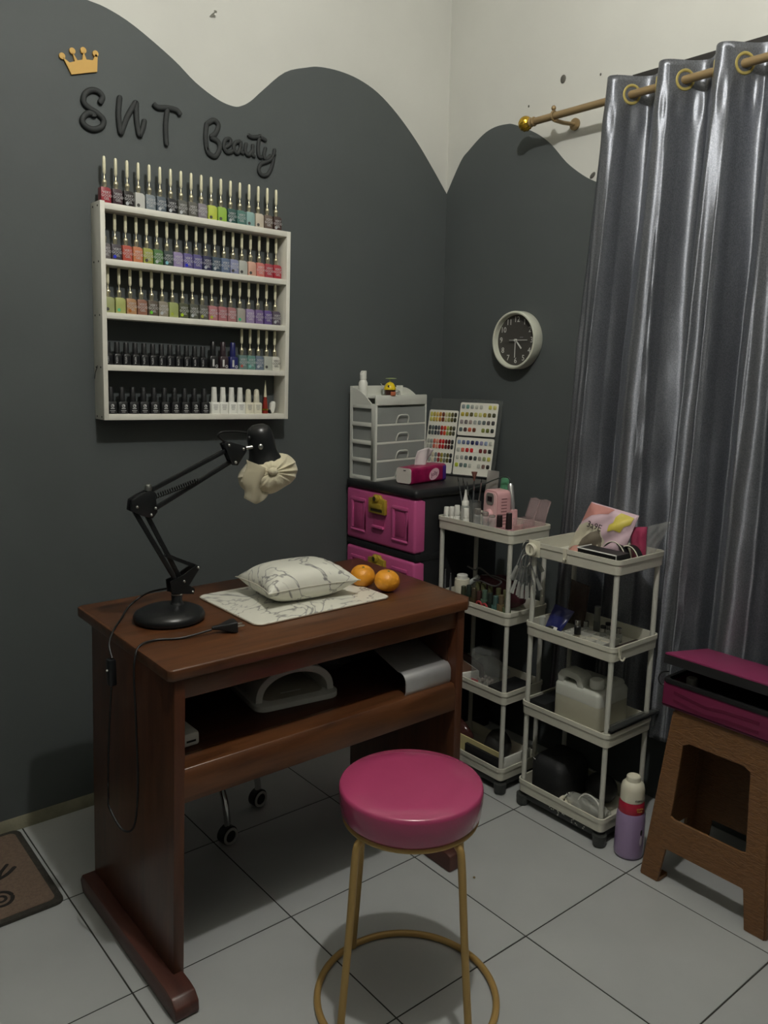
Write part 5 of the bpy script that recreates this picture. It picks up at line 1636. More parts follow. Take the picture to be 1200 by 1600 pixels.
part('pouch_body', t.loft(rings), pm('wine pouch fabric', (70, 24, 34), 0.7, bump=0.4, bscale=60), pch, smooth=70, world=True)
part('zip', MB().tube(smooth_path([(-0.262, -0.65, ZA[1] + 0.085), (-0.262, -0.60, ZA[1] + 0.100), (-0.262, -0.55, ZA[1] + 0.104), (-0.262, -0.50, ZA[1] + 0.096)], 5), 0.002, 6), pm('grey zip', (96, 94, 92), 0.5), pch, world=True)
cd_ = smooth_path([(-0.30, -0.47, ZA[1] + 0.125), (-0.295, -0.50, ZA[1] + 0.118), (-0.30, -0.525, ZA[1] + 0.13), (-0.295, -0.57, ZA[1] + 0.112), (-0.30, -0.62, ZA[1] + 0.105), (-0.31, -0.60, ZA[1] + 0.088), (-0.31, -0.54, ZA[1] + 0.092), (-0.30, -0.50, ZA[1] + 0.085)], 6)
solo('coiled_cable', 'dark cable looped over the wine red pouch', 'cable', MB().tube(cd_, 0.0028, 8), pm('grey rubber cable', (64, 62, 62), 0.5))
cl = thing('red_clip', 'small red clip between the bottles and the front rim of the second tray', 'clip', (-0.363, -0.600, ZA[1] + 0.012))
part('jaw', MB().torus((0, 0, 0), 0.010, 0.0035, 20, 8, M=T(0, 0.012, 0.022) @ RY(90)), pm('coral red plastic', (160, 54, 56), 0.4), cl)
part('jaw', MB().torus((0, 0, 0), 0.010, 0.0035, 20, 8, M=T(0, -0.012, 0.020) @ RY(90)), pm('coral red plastic', (160, 54, 56), 0.4), cl)

# ------------------------------------------------------------------ first trolley, third and fourth tray
t = thing('clear_box', 'tall clear plastic box with small bits on the third tray', 'box', (-0.325, -0.590, ZA[2]), (0, 0, R(6)))
b_ = MB().bb(-0.028, 0.028, -0.036, 0.036, 0, 0.0015)
for (a, b, c, d) in ((-0.028, -0.0265, -0.036, 0.036), (0.0265, 0.028, -0.036, 0.036), (-0.0265, 0.0265, -0.036, -0.0345), (-0.0265, 0.0265, 0.0345, 0.036)):
    b_.bb(a, b, c, d, 0.0015, 0.128)
part('box_walls', b_, pm('thin clear plastic', (180, 184, 180), 0.1, alpha=0.13), t)
part('box_lid', MB().bb(-0.029, 0.029, -0.037, 0.037, 0.128, 0.132), pm('thin clear plastic', (180, 184, 180), 0.1, alpha=0.13), t)
bits = MB()
for k in range(26):
    bits.sphere((random.uniform(-0.02, 0.02), random.uniform(-0.028, 0.028), 0.006 + random.uniform(0, 0.03)), random.uniform(0.003, 0.006), 6, 4)
part('bits', bits, pm('pale bits', (176, 168, 160), 0.4), t, kind='stuff')
part('pink_slip', MB().bb(-0.0262, -0.0255, 0.008, 0.034, 0.004, 0.034), pm('pink slip', (214, 96, 104), 0.6), t)
t = thing('white_box', 'white shallow box tilted at the desk end of the third tray', 'box', (-0.318, -0.475, ZA[2]), (R(0), R(0), R(-16)))
part('box_body', MB().bb(-0.035, 0.035, -0.058, 0.058, 0.0, 0.040).bb(-0.036, -0.030, -0.058, 0.058, 0.040, 0.056), M_white, t, bevel=0.002)
part('box_lining', MB().bb(-0.028, 0.030, -0.05, 0.05, 0.040, 0.0412), pm('brown card lining', (92, 66, 50), 0.8), t)
t = solo('flat_black_box', 'flat black box at the corner of the third tray of the first trolley', 'box', MB().bb(-0.355, -0.230, -0.706, -0.632, ZA[2], ZA[2] + 0.034), M_blackmat, bevel=0.002)
rings = []
for k in range(9):
    v = k / 8
    s = math.sin(PI * (0.1 + 0.8 * v))
    rings.append([(-0.222 + 0.023 * s * math.cos(a), -0.60 + 0.14 * v, ZA[2] + 0.031 + 0.03 * s * math.sin(a) * (1 + 0.2 * math.sin(5 * a))) for a in [2 * PI * j / 20 for j in range(20)]])
solo('clear_bag', 'clear plastic bag lying at the back of the third tray', 'bag', MB().loft(rings), M_clear2, smooth=60)
t = solo('maroon_box', 'flat maroon box leaning on the white box in the third tray', 'box', MB().box((0, 0, 0), (0.008, 0.13, 0.055), M=T(-0.262, -0.475, ZA[2] + 0.030) @ RZ(-16) @ RY(-12)), pm('maroon card', (70, 34, 36), 0.5), bevel=0.001)

t = solo('black_packet', 'black upright packet behind the front rim of the lowest tray', 'packet', MB().bb(-0.364, -0.352, -0.705, -0.548, ZA[3], ZA[3] + 0.060), M_blackmat, bevel=0.001)
solo('yellow_card', 'yellowish card strip standing behind the black packet', 'card', MB().bb(-0.346, -0.342, -0.69, -0.50, ZA[3], ZA[3] + 0.072), pm('cream yellow card', (216, 206, 150), 0.6))
solo('white_strip', 'white strip lying across the end of the lowest tray', 'strip', MB().bb(-0.335, -0.215, -0.700, -0.694, ZA[3], ZA[3] + 0.058), M_white, bevel=0.001)
rings = []
for k in range(9):
    v = k / 8
    s = math.sin(PI * (0.12 + 0.76 * v)) ** 0.7
    rings.append([(-0.278 + 0.045 * s * math.cos(a), -0.615 + 0.045 * s * math.sin(a), ZA[3] + 0.10 * v) for a in [2 * PI * j / 24 for j in range(24)]])
solo('dark_pot', 'dark rounded pot in the lowest tray of the first trolley', 'pot', MB().loft(rings), pm('dark grey pot', (48, 48, 46), 0.5), smooth=70)
rings = []
for k in range(9):
    v = k / 8
    s = math.sin(PI * (0.1 + 0.8 * v)) ** 0.7
    rings.append([(-0.318 + 0.030 * s * math.cos(a), -0.53 + 0.115 * v, ZA[3] + 0.052 + 0.050 * s * math.sin(a) * (1 + 0.1 * math.sin(4 * a + 5 * v))) for a in [2 * PI * j / 20 for j in range(20)]])
t = thing('bead_bag', 'clear maroon bag of white beads at the desk end of the lowest tray', 'bag', (-0.318, -0.47, ZA[3]))
part('bag_film', MB().loft(rings), pm('maroon clear film', (96, 54, 50), 0.2, alpha=0.6), t, smooth=60, world=True)
bd_ = MB()
for k in range(22):
    bd_.sphere((-0.345 + random.uniform(-0.004, 0.004), -0.45 + random.uniform(-0.05, 0.04), ZA[3] + 0.06 + random.uniform(-0.02, 0.03)), random.uniform(0.002, 0.0038), 6, 4)
part('beads', bd_, M_white, t, world=True, kind='stuff')

# ------------------------------------------------------------------ second trolley, top tray
def bag_mesh(TL, TR, BR, BL, x, bulge, n=22, m=18, crease=0.004, lean=0.0):
    vs, fs = [], []
    for s in (-1, 1):
        for i in range(n + 1):
            for j in range(m + 1):
                u, v = i / n, j / m
                y = (TL[0] * (1 - u) + TR[0] * u) * (1 - v) + (BL[0] * (1 - u) + BR[0] * u) * v
                z = (TL[1] * (1 - u) + TR[1] * u) * (1 - v) + (BL[1] * (1 - u) + BR[1] * u) * v
                e = max(0, (1 - abs(2 * u - 1) ** 3) * (1 - abs(2 * v - 1) ** 3)) ** 0.6
                d = bulge * e + crease * math.sin(13 * u + 4 * v) * math.sin(9 * v + 2) * min(1, e * 2) * 0.6
                vs.append((x + lean * (1 - v) + s * d + s * 0.0006, y, z))
    k = (n + 1) * (m + 1)
    for s in range(2):
        for i in range(n):
            for j in range(m):
                a = s * k + i * (m + 1) + j
                fs.append((a, a + 1, a + m + 2, a + m + 1))
    return MB().add(vs, fs)


SB = thing('snack_bag', 'pale pink printed plastic bag with a yellow patch on the trolley top', 'bag', (-0.255, -0.945, ZB[0]))
TLb, TRb, BRb, BLb = (-0.893, 0.946), (-1.052, 0.930), (-1.020, ZB[0] + 0.004), (-0.838, ZB[0] + 0.004)
part('film', bag_mesh(TLb, TRb, BRb, BLb, -0.262, 0.026, n=34, m=28, crease=0.012, lean=0.030), pm('pale pink film', (214, 186, 196), 0.3, var=0.1, vscale=16), SB, smooth=70, world=True)


def on_bag(u, v, lift=0.0012):
    y = (TLb[0] * (1 - u) + TRb[0] * u) * (1 - v) + (BLb[0] * (1 - u) + BRb[0] * u) * v
    z = (TLb[1] * (1 - u) + TRb[1] * u) * (1 - v) + (BLb[1] * (1 - u) + BRb[1] * u) * v
    e = max(0, (1 - abs(2 * u - 1) ** 3) * (1 - abs(2 * v - 1) ** 3)) ** 0.6
    d = 0.026 * e + 0.012 * math.sin(13 * u + 4 * v) * math.sin(9 * v + 2) * min(1, e * 2) * 0.6
    return Vector((-0.262 + 0.030 * (1 - v) - d - 0.0006 - lift, y, z))


def bag_patch(name, poly, mat, lift=0.0012, sub=6):
    """a flat print that follows the bulge of the bag: fan of quads from the centre."""
    cu = sum(p[0] for p in poly) / len(poly)
    cv = sum(p[1] for p in poly) / len(poly)
    dense = []
    for i in range(len(poly)):
        a, b = poly[i], poly[(i + 1) % len(poly)]
        for k in range(4):
            dense.append((a[0] + (b[0] - a[0]) * k / 4, a[1] + (b[1] - a[1]) * k / 4))
    rings = []
    for r_ in range(sub + 1):
        s = max(0.02, r_ / sub)
        rings.append([on_bag(cu + (p[0] - cu) * s, cv + (p[1] - cv) * s, lift) for p in dense])
    part(name, MB().loft(rings, True, False), mat, SB, smooth=70, world=True)


bag_patch('print_band', [(0.01, 0.01), (0.55, 0.01), (0.50, 0.10), (0.34, 0.14), (0.20, 0.20), (0.12, 0.26), (0.02, 0.38)], pm('print coral', (196, 136, 128), 0.4))
bag_patch('print_field', [(0.02, 0.45), (0.22, 0.32), (0.50, 0.40), (0.66, 0.62), (0.62, 0.97), (0.03, 0.97)], pm('print cream', (206, 200, 178), 0.4), 0.0016)
bag_patch('print_yellow', [(0.70, 0.03), (0.96, 0.06), (0.95, 0.20), (0.88, 0.26), (0.86, 0.38), (0.76, 0.34), (0.66, 0.40), (0.62, 0.28), (0.68, 0.22), (0.66, 0.12)], pm('print yellow', (206, 190, 84), 0.4), 0.0016)
bag_patch('print_cup', [(0.22, 0.90), (0.24, 0.66), (0.36, 0.50), (0.50, 0.42), (0.60, 0.56), (0.64, 0.74), (0.56, 0.90)], pm('print grey brown', (116, 108, 94), 0.4), 0.0022)
bag_patch('print_foam', [(0.46, 0.86), (0.60, 0.74), (0.74, 0.76), (0.70, 0.90), (0.52, 0.95)], pm('print white', (220, 218, 208), 0.4), 0.0026)
tmx = on_bag(0.40, 0.36, 0.011)
text('3a9E', 0.026, pm('print dark ink', (44, 36, 38), 0.5), SB, T(tmx.x - SB.location.x, tmx.y - SB.location.y, tmx.z - SB.location.z) @ WR @ RZ(-8) @ RX(-14))

o = solo('pink_ziplock', 'deep pink zip bag standing beside the printed bag', 'bag', bag_mesh((-1.020, 0.892), (-1.075, 0.902), (-1.076, ZB[0] + 0.006), (-1.036, ZB[0] + 0.006), -0.225, 0.012), pm('deep pink film', (176, 62, 98), 0.3, alpha=0.75), smooth=70)
o = solo('clear_ziplock', 'clear zip bag leaning out over the corner of the trolley top', 'bag', bag_mesh((-1.066, 0.900), (-1.135, 0.926), (-1.088, ZB[0] + 0.030), (-1.040, ZB[0] + 0.012), -0.205, 0.008, crease=0.008), pm('crinkled clear film', (168, 170, 168), 0.15, alpha=0.32, bump=0.6, bscale=50), smooth=70)
# clear box with a white rim, dark clips
t = thing('rimmed_box', 'low dark box with a white rim at the front of the trolley top', 'box', (-0.325, -1.010, ZB[0]))
part('box_body', MB().bb(-0.352, -0.292, -1.070, -0.945, ZB[0], ZB[0] + 0.046), M_blackmat, t, world=True)
part('box_rim', MB().tube([(-0.353, -1.071, ZB[0] + 0.002), (-0.353, -1.071, ZB[0] + 0.047), (-0.353, -0.944, ZB[0] + 0.047), (-0.291, -0.944, ZB[0] + 0.047)], 0.002, 8), M_white, t, world=True)
part('white_mark', MB().bb(-0.3535, -0.352, -1.056, -1.052, ZB[0] + 0.010, ZB[0] + 0.030), M_white, t, world=True)
for i, (yy, w) in enumerate(((-1.005, 0.05), (-1.045, 0.042))):
    hb = thing('dark_headband', 'dark arched hair band with a pale edge, the %s one' % ('larger' if i == 0 else 'smaller'), 'hair band', (-0.262 + 0.012 * i, yy, ZB[0]), group='hair bands on the trolley top')
    arc = [(0, w * math.cos(R(a)) * 0.9, (0.058 + 0.006 * (1 - i)) * math.sin(R(a))) for a in range(0, 181, 12)]
    q = MB()
    q.loft([[(p[0] - 0.012, p[1], p[2]), (p[0] + 0.012, p[1], p[2]), (p[0] + 0.012, p[1] * 0.92, p[2] * 0.93), (p[0] - 0.012, p[1] * 0.92, p[2] * 0.93)] for p in arc])
    part('band', q, M_blackmat, hb)
    part('pale_edge', MB().tube([(p[0] - 0.012, p[1], p[2]) for p in arc], 0.0016, 6), M_offwhite, hb)
rings = []
for k in range(7):
    v = k / 6
    s = math.sin(PI * (0.12 + 0.76 * v))
    rings.append([(-0.325 + 0.016 * s * math.cos(a), -0.905 + 0.05 * v - 0.04, ZB[0] + 0.022 + 0.021 * s * math.sin(a) * (1 + 0.2 * math.sin(5 * a))) for a in [2 * PI * j / 18 for j in range(18)]])
solo('peach_sachet', 'crumpled peach clear sachet in front of the printed bag', 'sachet', MB().loft(rings), pm('peach film', (206, 150, 136), 0.25, alpha=0.75, bump=0.8, bscale=70), smooth=60)

# ------------------------------------------------------------------ second trolley, second tray
z = ZB[1]
q = bag_mesh((-0.788, z + 0.068), (-0.862, z + 0.062), (-0.850, z + 0.004), (-0.790, z + 0.004), -0.285, 0.009, lean=0.045)
t = thing('blue_packet', 'dark blue packet leaning in the second tray of the second trolley', 'packet', (-0.285, -0.82, z))
part('film', q, pm('navy film', (34, 40, 96), 0.3), t, smooth=70, world=True)
part('white_label', MB().box((0, 0, 0), (0.0012, 0.022, 0.010), M=T(-0.302, -0.838, z + 0.016) @ RY(30)), M_white, t, world=True)
t = solo('brown_pouch', 'dark brown clear pouch standing at the back of the second tray', 'pouch', bag_mesh((-0.800, z + 0.140), (-0.870, z + 0.132), (-0.865, z + 0.004), (-0.800, z + 0.004), -0.195, 0.012, lean=0.012), pm('dark brown film', (70, 54, 46), 0.3, alpha=0.75, bump=0.5, bscale=40), smooth=70)
t = thing('mini_pump', 'tiny clear pump dispenser at the left end of the second tray', 'dispenser', (-0.320, -0.808, z))
part('base', MB().lathe([(0.013, 0), (0.014, 0.002), (0.014, 0.014), (0.009, 0.018)], 20), M_white, t)
part('cap', MB().lathe([(0.008, 0.017), (0.009, 0.020), (0.009, 0.048), (0.007, 0.050)], 18), M_clear2, t)
part('black_foot', MB().bb(-0.008, 0.020, -0.028, -0.014, 0.0, 0.020), M_blackmat, t)
t = thing('sorting_box', 'flat white compartment box in the second tray of the second trolley', 'box', (-0.285, -0.950, z), (0, 0, R(3)))
b_ = MB().bb(-0.045, 0.045, -0.072, 0.072, 0, 0.002)
for a in (-0.045, -0.016, 0.014, 0.0435):
    b_.bb(a, a + 0.0015, -0.072, 0.072, 0.002, 0.022)
for a in (-0.072, -0.036, 0.0, 0.035, 0.0705):
    b_.bb(-0.045, 0.045, a, a + 0.0015, 0.002, 0.021)
part('box_grid', b_, pm('clear white plastic', (206, 206, 198), 0.3, alpha=0.85), t)
part('bits', MB().bb(-0.043, -0.017, -0.034, 0.034, 0.002, 0.012).bb(-0.014, 0.012, -0.07, -0.002, 0.002, 0.014), pm('cream bits', (216, 208, 184), 0.7, bump=0.8, bscale=300), t)
t = thing('slim_tube', 'slim grey cosmetic tube standing behind the compartment box', 'tube', (-0.215, -0.925, z))
part('tube_body', MB().lathe([(0.009, 0), (0.0098, 0.002), (0.0098, 0.044), (0.008, 0.047)], 18), pm('grey tube', (110, 112, 108), 0.3, metal=0.3), t)
part('cap', MB().lathe([(0.0092, 0.046), (0.0092, 0.088), (0.008, 0.089)], 18), pm('grey cap', (130, 132, 126), 0.3, metal=0.5), t)
for i, (xx, yy) in enumerate(((-0.305, -0.925), (-0.236, -0.903), (-0.240, -0.966), (-0.205, -0.958), (-0.212, -1.000))):
    nm = ['black vial with a shiny lid on the compartment box', 'clear vial with a shiny lid beside the slim tube', 'clear vial with a black lid, nearest the post', 'clear vial with a dark lid right of the slim tube', 'clear vial with a silver lid farthest right in the second tray'][i]
    t = thing('mini_vial', nm, 'vial', (xx, yy, z + (0.0225 if i == 0 else 0)), group='mini vials on the second tray')
    part('body', MB().lathe([(0.009, 0), (0.0098, 0.001), (0.0098, 0.024), (0.007, 0.027)], 16), M_black if i == 0 else M_clear2, t)
    part('lid', MB().lathe([(0.0082, 0.027), (0.0082, 0.042), (0.0070, 0.043)], 16), M_chrome, t)
    if i in (2, 3):
        part('lid_top', MB().lathe([(0.0086, 0.039), (0.0086, 0.046)], 16), M_blackmat, t)
t = solo('brown_tray_mat', 'dark brown pad lying at the end of the second tray', 'pad', MB().bb(-0.345, -0.170, -1.075, -1.030, z, z + 0.010), pm('dark brown pad', (56, 46, 40), 0.8), bevel=0.002)

# ------------------------------------------------------------------ second trolley, third tray
z = ZB[2]
JC = thing('jerry_can', 'translucent white jerry can with a white screw cap in the third tray', 'jerry can', (-0.262, -0.960, z))
M_jer = pm('translucent jerry plastic', (198, 200, 190), 0.4, var=0.03)
M_jer2 = pm('liquid filled jerry plastic', (172, 170, 152), 0.4)
xj0, xj1, yj0, yj1 = -0.318, -0.172, -1.022, -0.862
cxj, cyj = (xj0 + xj1) / 2, (yj0 + yj1) / 2
part('lower_body', MB().loft([[(x, y, z + h_) for x, y in rrect(xj1 - xj0 - e, yj1 - yj0 - e, 0.014, 5, cxj, cyj)] for e, h_ in ((0.012, 0.0), (0.0, 0.006), (0.0, 0.078))]), M_jer2, JC, bevel=0.001, world=True)
part('upper_body', MB().loft([[(x, y, z + h_) for x, y in rrect(xj1 - xj0 - e, yj1 - yj0 - e, 0.014, 5, cxj, cyj)] for e, h_ in ((0.0, 0.078), (0.0, 0.108), (0.006, 0.114), (0.020, 0.120))]), M_jer, JC, world=True)
blk = [(yj0 + 0.010, z + 0.110), (yj0 + 0.010, z + 0.126), (yj0 + 0.016, z + 0.132), (yj0 + 0.040, z + 0.133), (yj1 - 0.090, z + 0.124), (yj1 - 0.085, z + 0.110)]
part('shoulder', MB().prism(blk, xj0 + 0.050, xj1 - 0.010, 'yz'), M_jer, JC, bevel=0.004, world=True)
hh = [(yj1 - 0.010, z + 0.106), (yj1 - 0.006, z + 0.135), (yj1 - 0.018, z + 0.152), (yj1 - 0.034, z + 0.157), (yj1 - 0.074, z + 0.155), (yj1 - 0.090, z + 0.146), (yj1 - 0.098, z + 0.124), (yj1 - 0.104, z + 0.106)]
hi = [(yj1 - 0.030, z + 0.106), (yj1 - 0.028, z + 0.125), (yj1 - 0.032, z + 0.133), (yj1 - 0.040, z + 0.136), (yj1 - 0.068, z + 0.135), (yj1 - 0.074, z + 0.131), (yj1 - 0.077, z + 0.120), (yj1 - 0.078, z + 0.106)]
rings = [[(xj0 + 0.006, a[0], a[1]), (xj0 + 0.056, a[0], a[1]), (xj0 + 0.056, b[0], b[1]), (xj0 + 0.006, b[0], b[1])] for a, b in zip(hh, hi)]
part('handle', MB().loft(rings), M_jer, JC, bevel=0.003, world=True)
ncx, ncy = xj0 + 0.034, yj0 + 0.034
part('neck', MB().lathe([(0.019, 0.110), (0.017, 0.122), (0.016, 0.128)], 24, (ncx, ncy, z)), M_jer, JC, world=True)
part('cap', MB().lathe([(0.0195, 0.124), (0.0205, 0.126), (0.0205, 0.146), (0.018, 0.149)], 28, (ncx, ncy, z)), M_white, JC, world=True)
solo('black_slab', 'flat black case lying left of the jerry can', 'case', MB().bb(-0.345, -0.180, -0.852, -0.795, z, z + 0.040), M_blackmat, bevel=0.003)
LT = thing('black_tray', 'long black clear lidded tray resting across the end of the third tray', 'tray', (-0.2, -1.085, z + 0.04))
Ml = T(-0.205, -1.083, 0.346) @ RZ(0)
part('tray_body', MB().bb(-0.150, 0.150, -0.012, 0.012, -0.004, 0.002, M=Ml), M_black, LT, bevel=0.002, world=True)
part('clear_lid', MB().bb(-0.150, 0.150, -0.013, 0.013, 0.002, 0.008, M=Ml), pm('smoky clear lid', (90, 92, 90), 0.15, alpha=0.45), LT, bevel=0.002, world=True)
part('pearl', MB().sphere((-0.085, -1.097, 0.340), 0.004, 10, 8), M_white, LT, world=True)

# ------------------------------------------------------------------ second trolley, lowest tray
z = ZB[3]
t = thing('black_bag', 'soft black zip bag at the left of the lowest tray of the second trolley', 'bag', (-0.26, -0.85, z))
rings = []
for k in range(11):
    v = k / 10
    e = 1.0 if v < 0.75 else 1 - ((v - 0.75) / 0.25) ** 2 * 0.25
    rings.append([(-0.262 + x * e, -0.860 + y * e, z + 0.115 * v) for x, y in rrect(0.15, 0.125, 0.03, 5)])
part('bag_body', MB().loft(rings), pm('black nylon', (26, 27, 29), 0.65, bump=0.4, bscale=90), t, smooth=60, world=True)
part('piping', MB().tube(smooth_path([(-0.325, -0.805, z + 0.100), (-0.33, -0.84, z + 0.094), (-0.325, -0.875, z + 0.082), (-0.32, -0.905, z + 0.085)], 5), 0.0018, 6), pm('grey piping', (150, 150, 144), 0.5), t, world=True)
t = solo('round_black_pouch', 'round black pouch at the back of the lowest tray', 'pouch', MB().sphere((-0.225, -0.985, z + 0.046), (0.045, 0.048, 0.045), 24, 14), M_blackmat)
t = thing('clear_tool_bag', 'crinkled clear bag of shiny tools at the front of the lowest tray', 'bag', (-0.310, -1.010, z))
rings = []
for k in range(13):
    v = k / 12
    s = math.sin(PI * (0.1 + 0.8 * v)) ** 0.6
    rings.append([(-0.315 + 0.034 * s * math.cos(a), -1.075 + 0.135 * v, z + 0.027 + 0.026 * s * math.sin(a) * (1 + 0.22 * math.sin(5 * a + 7 * v))) for a in [2 * PI * j / 22 for j in range(22)]])
part('bag_film', MB().loft(rings), pm('crinkled clear bag film', (190, 192, 184), 0.12, alpha=0.45, bump=0.9, bscale=60), t, smooth=50, world=True)
for k in range(7):
    yy = -1.055 + 0.016 * k
    part('steel_bit', MB().tube([(-0.335 + 0.004 * k, yy, z + 0.02), (-0.315, yy + 0.03, z + 0.035 + 0.004 * (k % 3))], 0.0022, 6), M_chrome, t, world=True)
wc = smooth_path([(-0.345, -1.07, z + 0.02), (-0.34, -1.06, z + 0.062), (-0.335, -1.03, z + 0.075), (-0.33, -1.00, z + 0.066), (-0.335, -0.985, z + 0.04), (-0.34, -1.0, z + 0.02)], 7)
solo('white_cable', 'looped white cable lying over the clear tool bag', 'cable', MB().tube(wc, 0.0022, 8), M_white)
for i, (yy, rz_) in enumerate(((-0.945, 20), (-0.915, -15), (-0.965, 40))):
    t = thing('glue_tube', 'small white pointed glue tube in the lowest tray, %s from the left' % ['second', 'first', 'third'][i], 'glue tube', (-0.342, yy, z + 0.007), (R(0), R(0), R(rz_)), 'glue tubes in the lowest tray')
    part('tube', MB().lathe([(0.0065, 0), (0.0068, 0.026), (0.0035, 0.032)], 12, M=RY(64)), M_offwhite, t)
    part('nozzle', MB().lathe([(0.0032, 0.031), (0.0012, 0.050)], 10, M=RY(64)), M_white, t)

# ------------------------------------------------------------------ purple bottle on the floor
PB = thing('lilac_bottle', 'lilac bottle with a white screw cap standing on the floor by the trolley', 'bottle', (-0.310, -1.148, 0))
PB.location = (-0.318, -1.150, 0)
part('body', MB().lathe([(0.034, 0), (0.0385, 0.004), (0.040, 0.012), (0.0395, 0.06), (0.0385, 0.115), (0.0365, 0.128), (0.034, 0.134)], 40), pm('lilac liquid bottle', (154, 132, 170), 0.3, coat=0.3), PB)
part('red_band', MB().lathe([(0.0345, 0.131), (0.0352, 0.133), (0.0335, 0.158), (0.031, 0.163)], 40), pm('wine red band', (168, 34, 58), 0.4), PB)
part('cap', MB().lathe([(0.027, 0.160), (0.0315, 0.164), (0.0320, 0.196), (0.029, 0.210), (0.023, 0.216), (0.0195, 0.219), (0.0185, 0.231), (0.0165, 0.233), (0.0145, 0.230), (0.003, 0.230)], 36), M_offwhite, PB)
Mt = Matrix.Rotation(R(-62), 4, 'Z')


def on_bottle(a_deg, r_, zz):
    a = R(a_deg)
    return T(r_ * math.cos(a), r_ * math.sin(a), zz) @ RZ(a_deg + 90) @ RX(90)


text('Kispray', 0.0085, M_blackmat, PB, on_bottle(-112, 0.0322, 0.174))
text('Ekstra\nRose', 0.0085, pm('yellow print', (226, 190, 96), 0.5), PB, on_bottle(-108, 0.0348, 0.147))
part('label_mark', MB().sphere((0, 0, 0), (0.004, 0.009, 0.001), 12, 6, M=on_bottle(-98, 0.0395, 0.082)), M_blackmat, PB)
part('label_mark', MB().sphere((0, 0, 0), (0.005, 0.015, 0.001), 12, 6, M=on_bottle(-98, 0.0398, 0.058)), pm('label pale', (206, 196, 206), 0.5), PB)

# ------------------------------------------------------------------ brown stool with the case on it
BS = thing('plastic_stool', 'brown rattan patterned plastic stool in front of the curtain', 'stool', (-0.245, -1.392, 0))
HT = 0.478
tx0, tx1, ty0, ty1 = -0.345, -0.150, -1.514, -1.270
bx0, bx1, by0, by1 = -0.366, -0.130, -1.560, -1.224


def lerp(a, b, t_):
    return a + (b - a) * t_


def side(plane):
    """one open side: outline with a trapezoid hole and a foot arch; returns (a, z) loops in the side's own plane, centred."""
    th, bh = ((ty1 - ty0) / 2, (by1 - by0) / 2) if plane == 'front' else ((tx1 - tx0) / 2, (bx1 - bx0) / 2)
    return th, bh


def panel(th, bh, M, hole=True):
    q = MB()

    def hw(zz):
        return lerp(bh, th, zz / HT)
    leg = 0.050 if bh > 0.14 else 0.040
    za, zb, zc = 0.100, 0.188, 0.400
    for s in (-1, 1):
        pl_ = [(s * hw(0), 0), (s * hw(0.47), 0.47), (s * (th - 0.036), 0.47), (s * (hw(zc) - 0.042), zc - 0.006), (s * (hw(zb) - leg), zb + 0.006), (s * (hw(za) - leg - 0.004), za), (s * (hw(0) - leg), 0)]
        q.prism(pl_, -0.004, 0.004, 'xz', M=M)
    wa, wb = hw(za) - leg + 0.002, hw(zb) - leg + 0.012
    q.prism([(-wa - 0.006, za - 0.008), (-wa + 0.010, za), (wa - 0.010, za), (wa + 0.006, za - 0.008), (wb, zb + 0.010), (wb - 0.022, zb), (-wb + 0.022, zb), (-wb, zb + 0.010)], -0.0038, 0.0038, 'xz', M=M)
    wc = hw(zc) - 0.042
    if not hole:  # added fill closes the other sides to keep the inside dark
        q.prism([(-wb - 0.002, zb - 0.004), (wb + 0.002, zb - 0.004), (wc + 0.006, zc + 0.004), (-wc - 0.006, zc + 0.004)], -0.003, 0.003, 'xz', M=M)
    q.prism([(-wc - 0.004, zc - 0.012), (-wc + 0.016, zc), (wc - 0.016, zc), (wc + 0.004, zc - 0.012), (th - 0.030, 0.47), (-th + 0.030, 0.47)], -0.0038, 0.0038, 'xz', M=M)
    return q


def panel_frame(cx, cy, ang, off_b, off_t):
    lean_ = math.atan2(off_b - off_t, HT)
    return T(cx, cy, 0) @ RZ(ang) @ T(0, -off_b, 0) @ Matrix.Rotation(-lean_, 4, 'X')


pcx, pcy = (tx0 + tx1) / 2 + 0.0, (ty0 + ty1) / 2
for ang, offb, offt, th, bh in ((-90, (bx1 - bx0) / 2, (tx1 - tx0) / 2, (ty1 - ty0) / 2, (by1 - by0) / 2), (90, (bx1 - bx0) / 2, (tx1 - tx0) / 2, (ty1 - ty0) / 2, (by1 - by0) / 2),
                               (0, (by1 - by0) / 2, (ty1 - ty0) / 2, (tx1 - tx0) / 2, (bx1 - bx0) / 2), (180, (by1 - by0) / 2, (ty1 - ty0) / 2, (tx1 - tx0) / 2, (bx1 - bx0) / 2)):
    part('side_panel', panel(th, bh, panel_frame(pcx, pcy, ang, offb, offt), ang == -90), M_rattan, BS, bevel=0.0012, seg=1, world=True)
part('seat', MB().loft([[(x, y, zz) for x, y in rrect(tx1 - tx0 + e, ty1 - ty0 + e, 0.016, 4, pcx, pcy)] for e, zz in ((0.008, 0.458), (0.010, 0.470), (0.002, HT), (-0.01, HT + 0.001))]), M_rattan, BS, world=True)
for sx in (-1, 1):
    for sy in (-1, 1):
        part('foot_pad', MB().box((pcx + sx * ((bx1 - bx0) / 2 - 0.020), pcy + sy * ((by1 - by0) / 2 - 0.026), 0.006), (0.042, 0.054, 0.012)), M_rattan, BS, bevel=0.003, world=True)

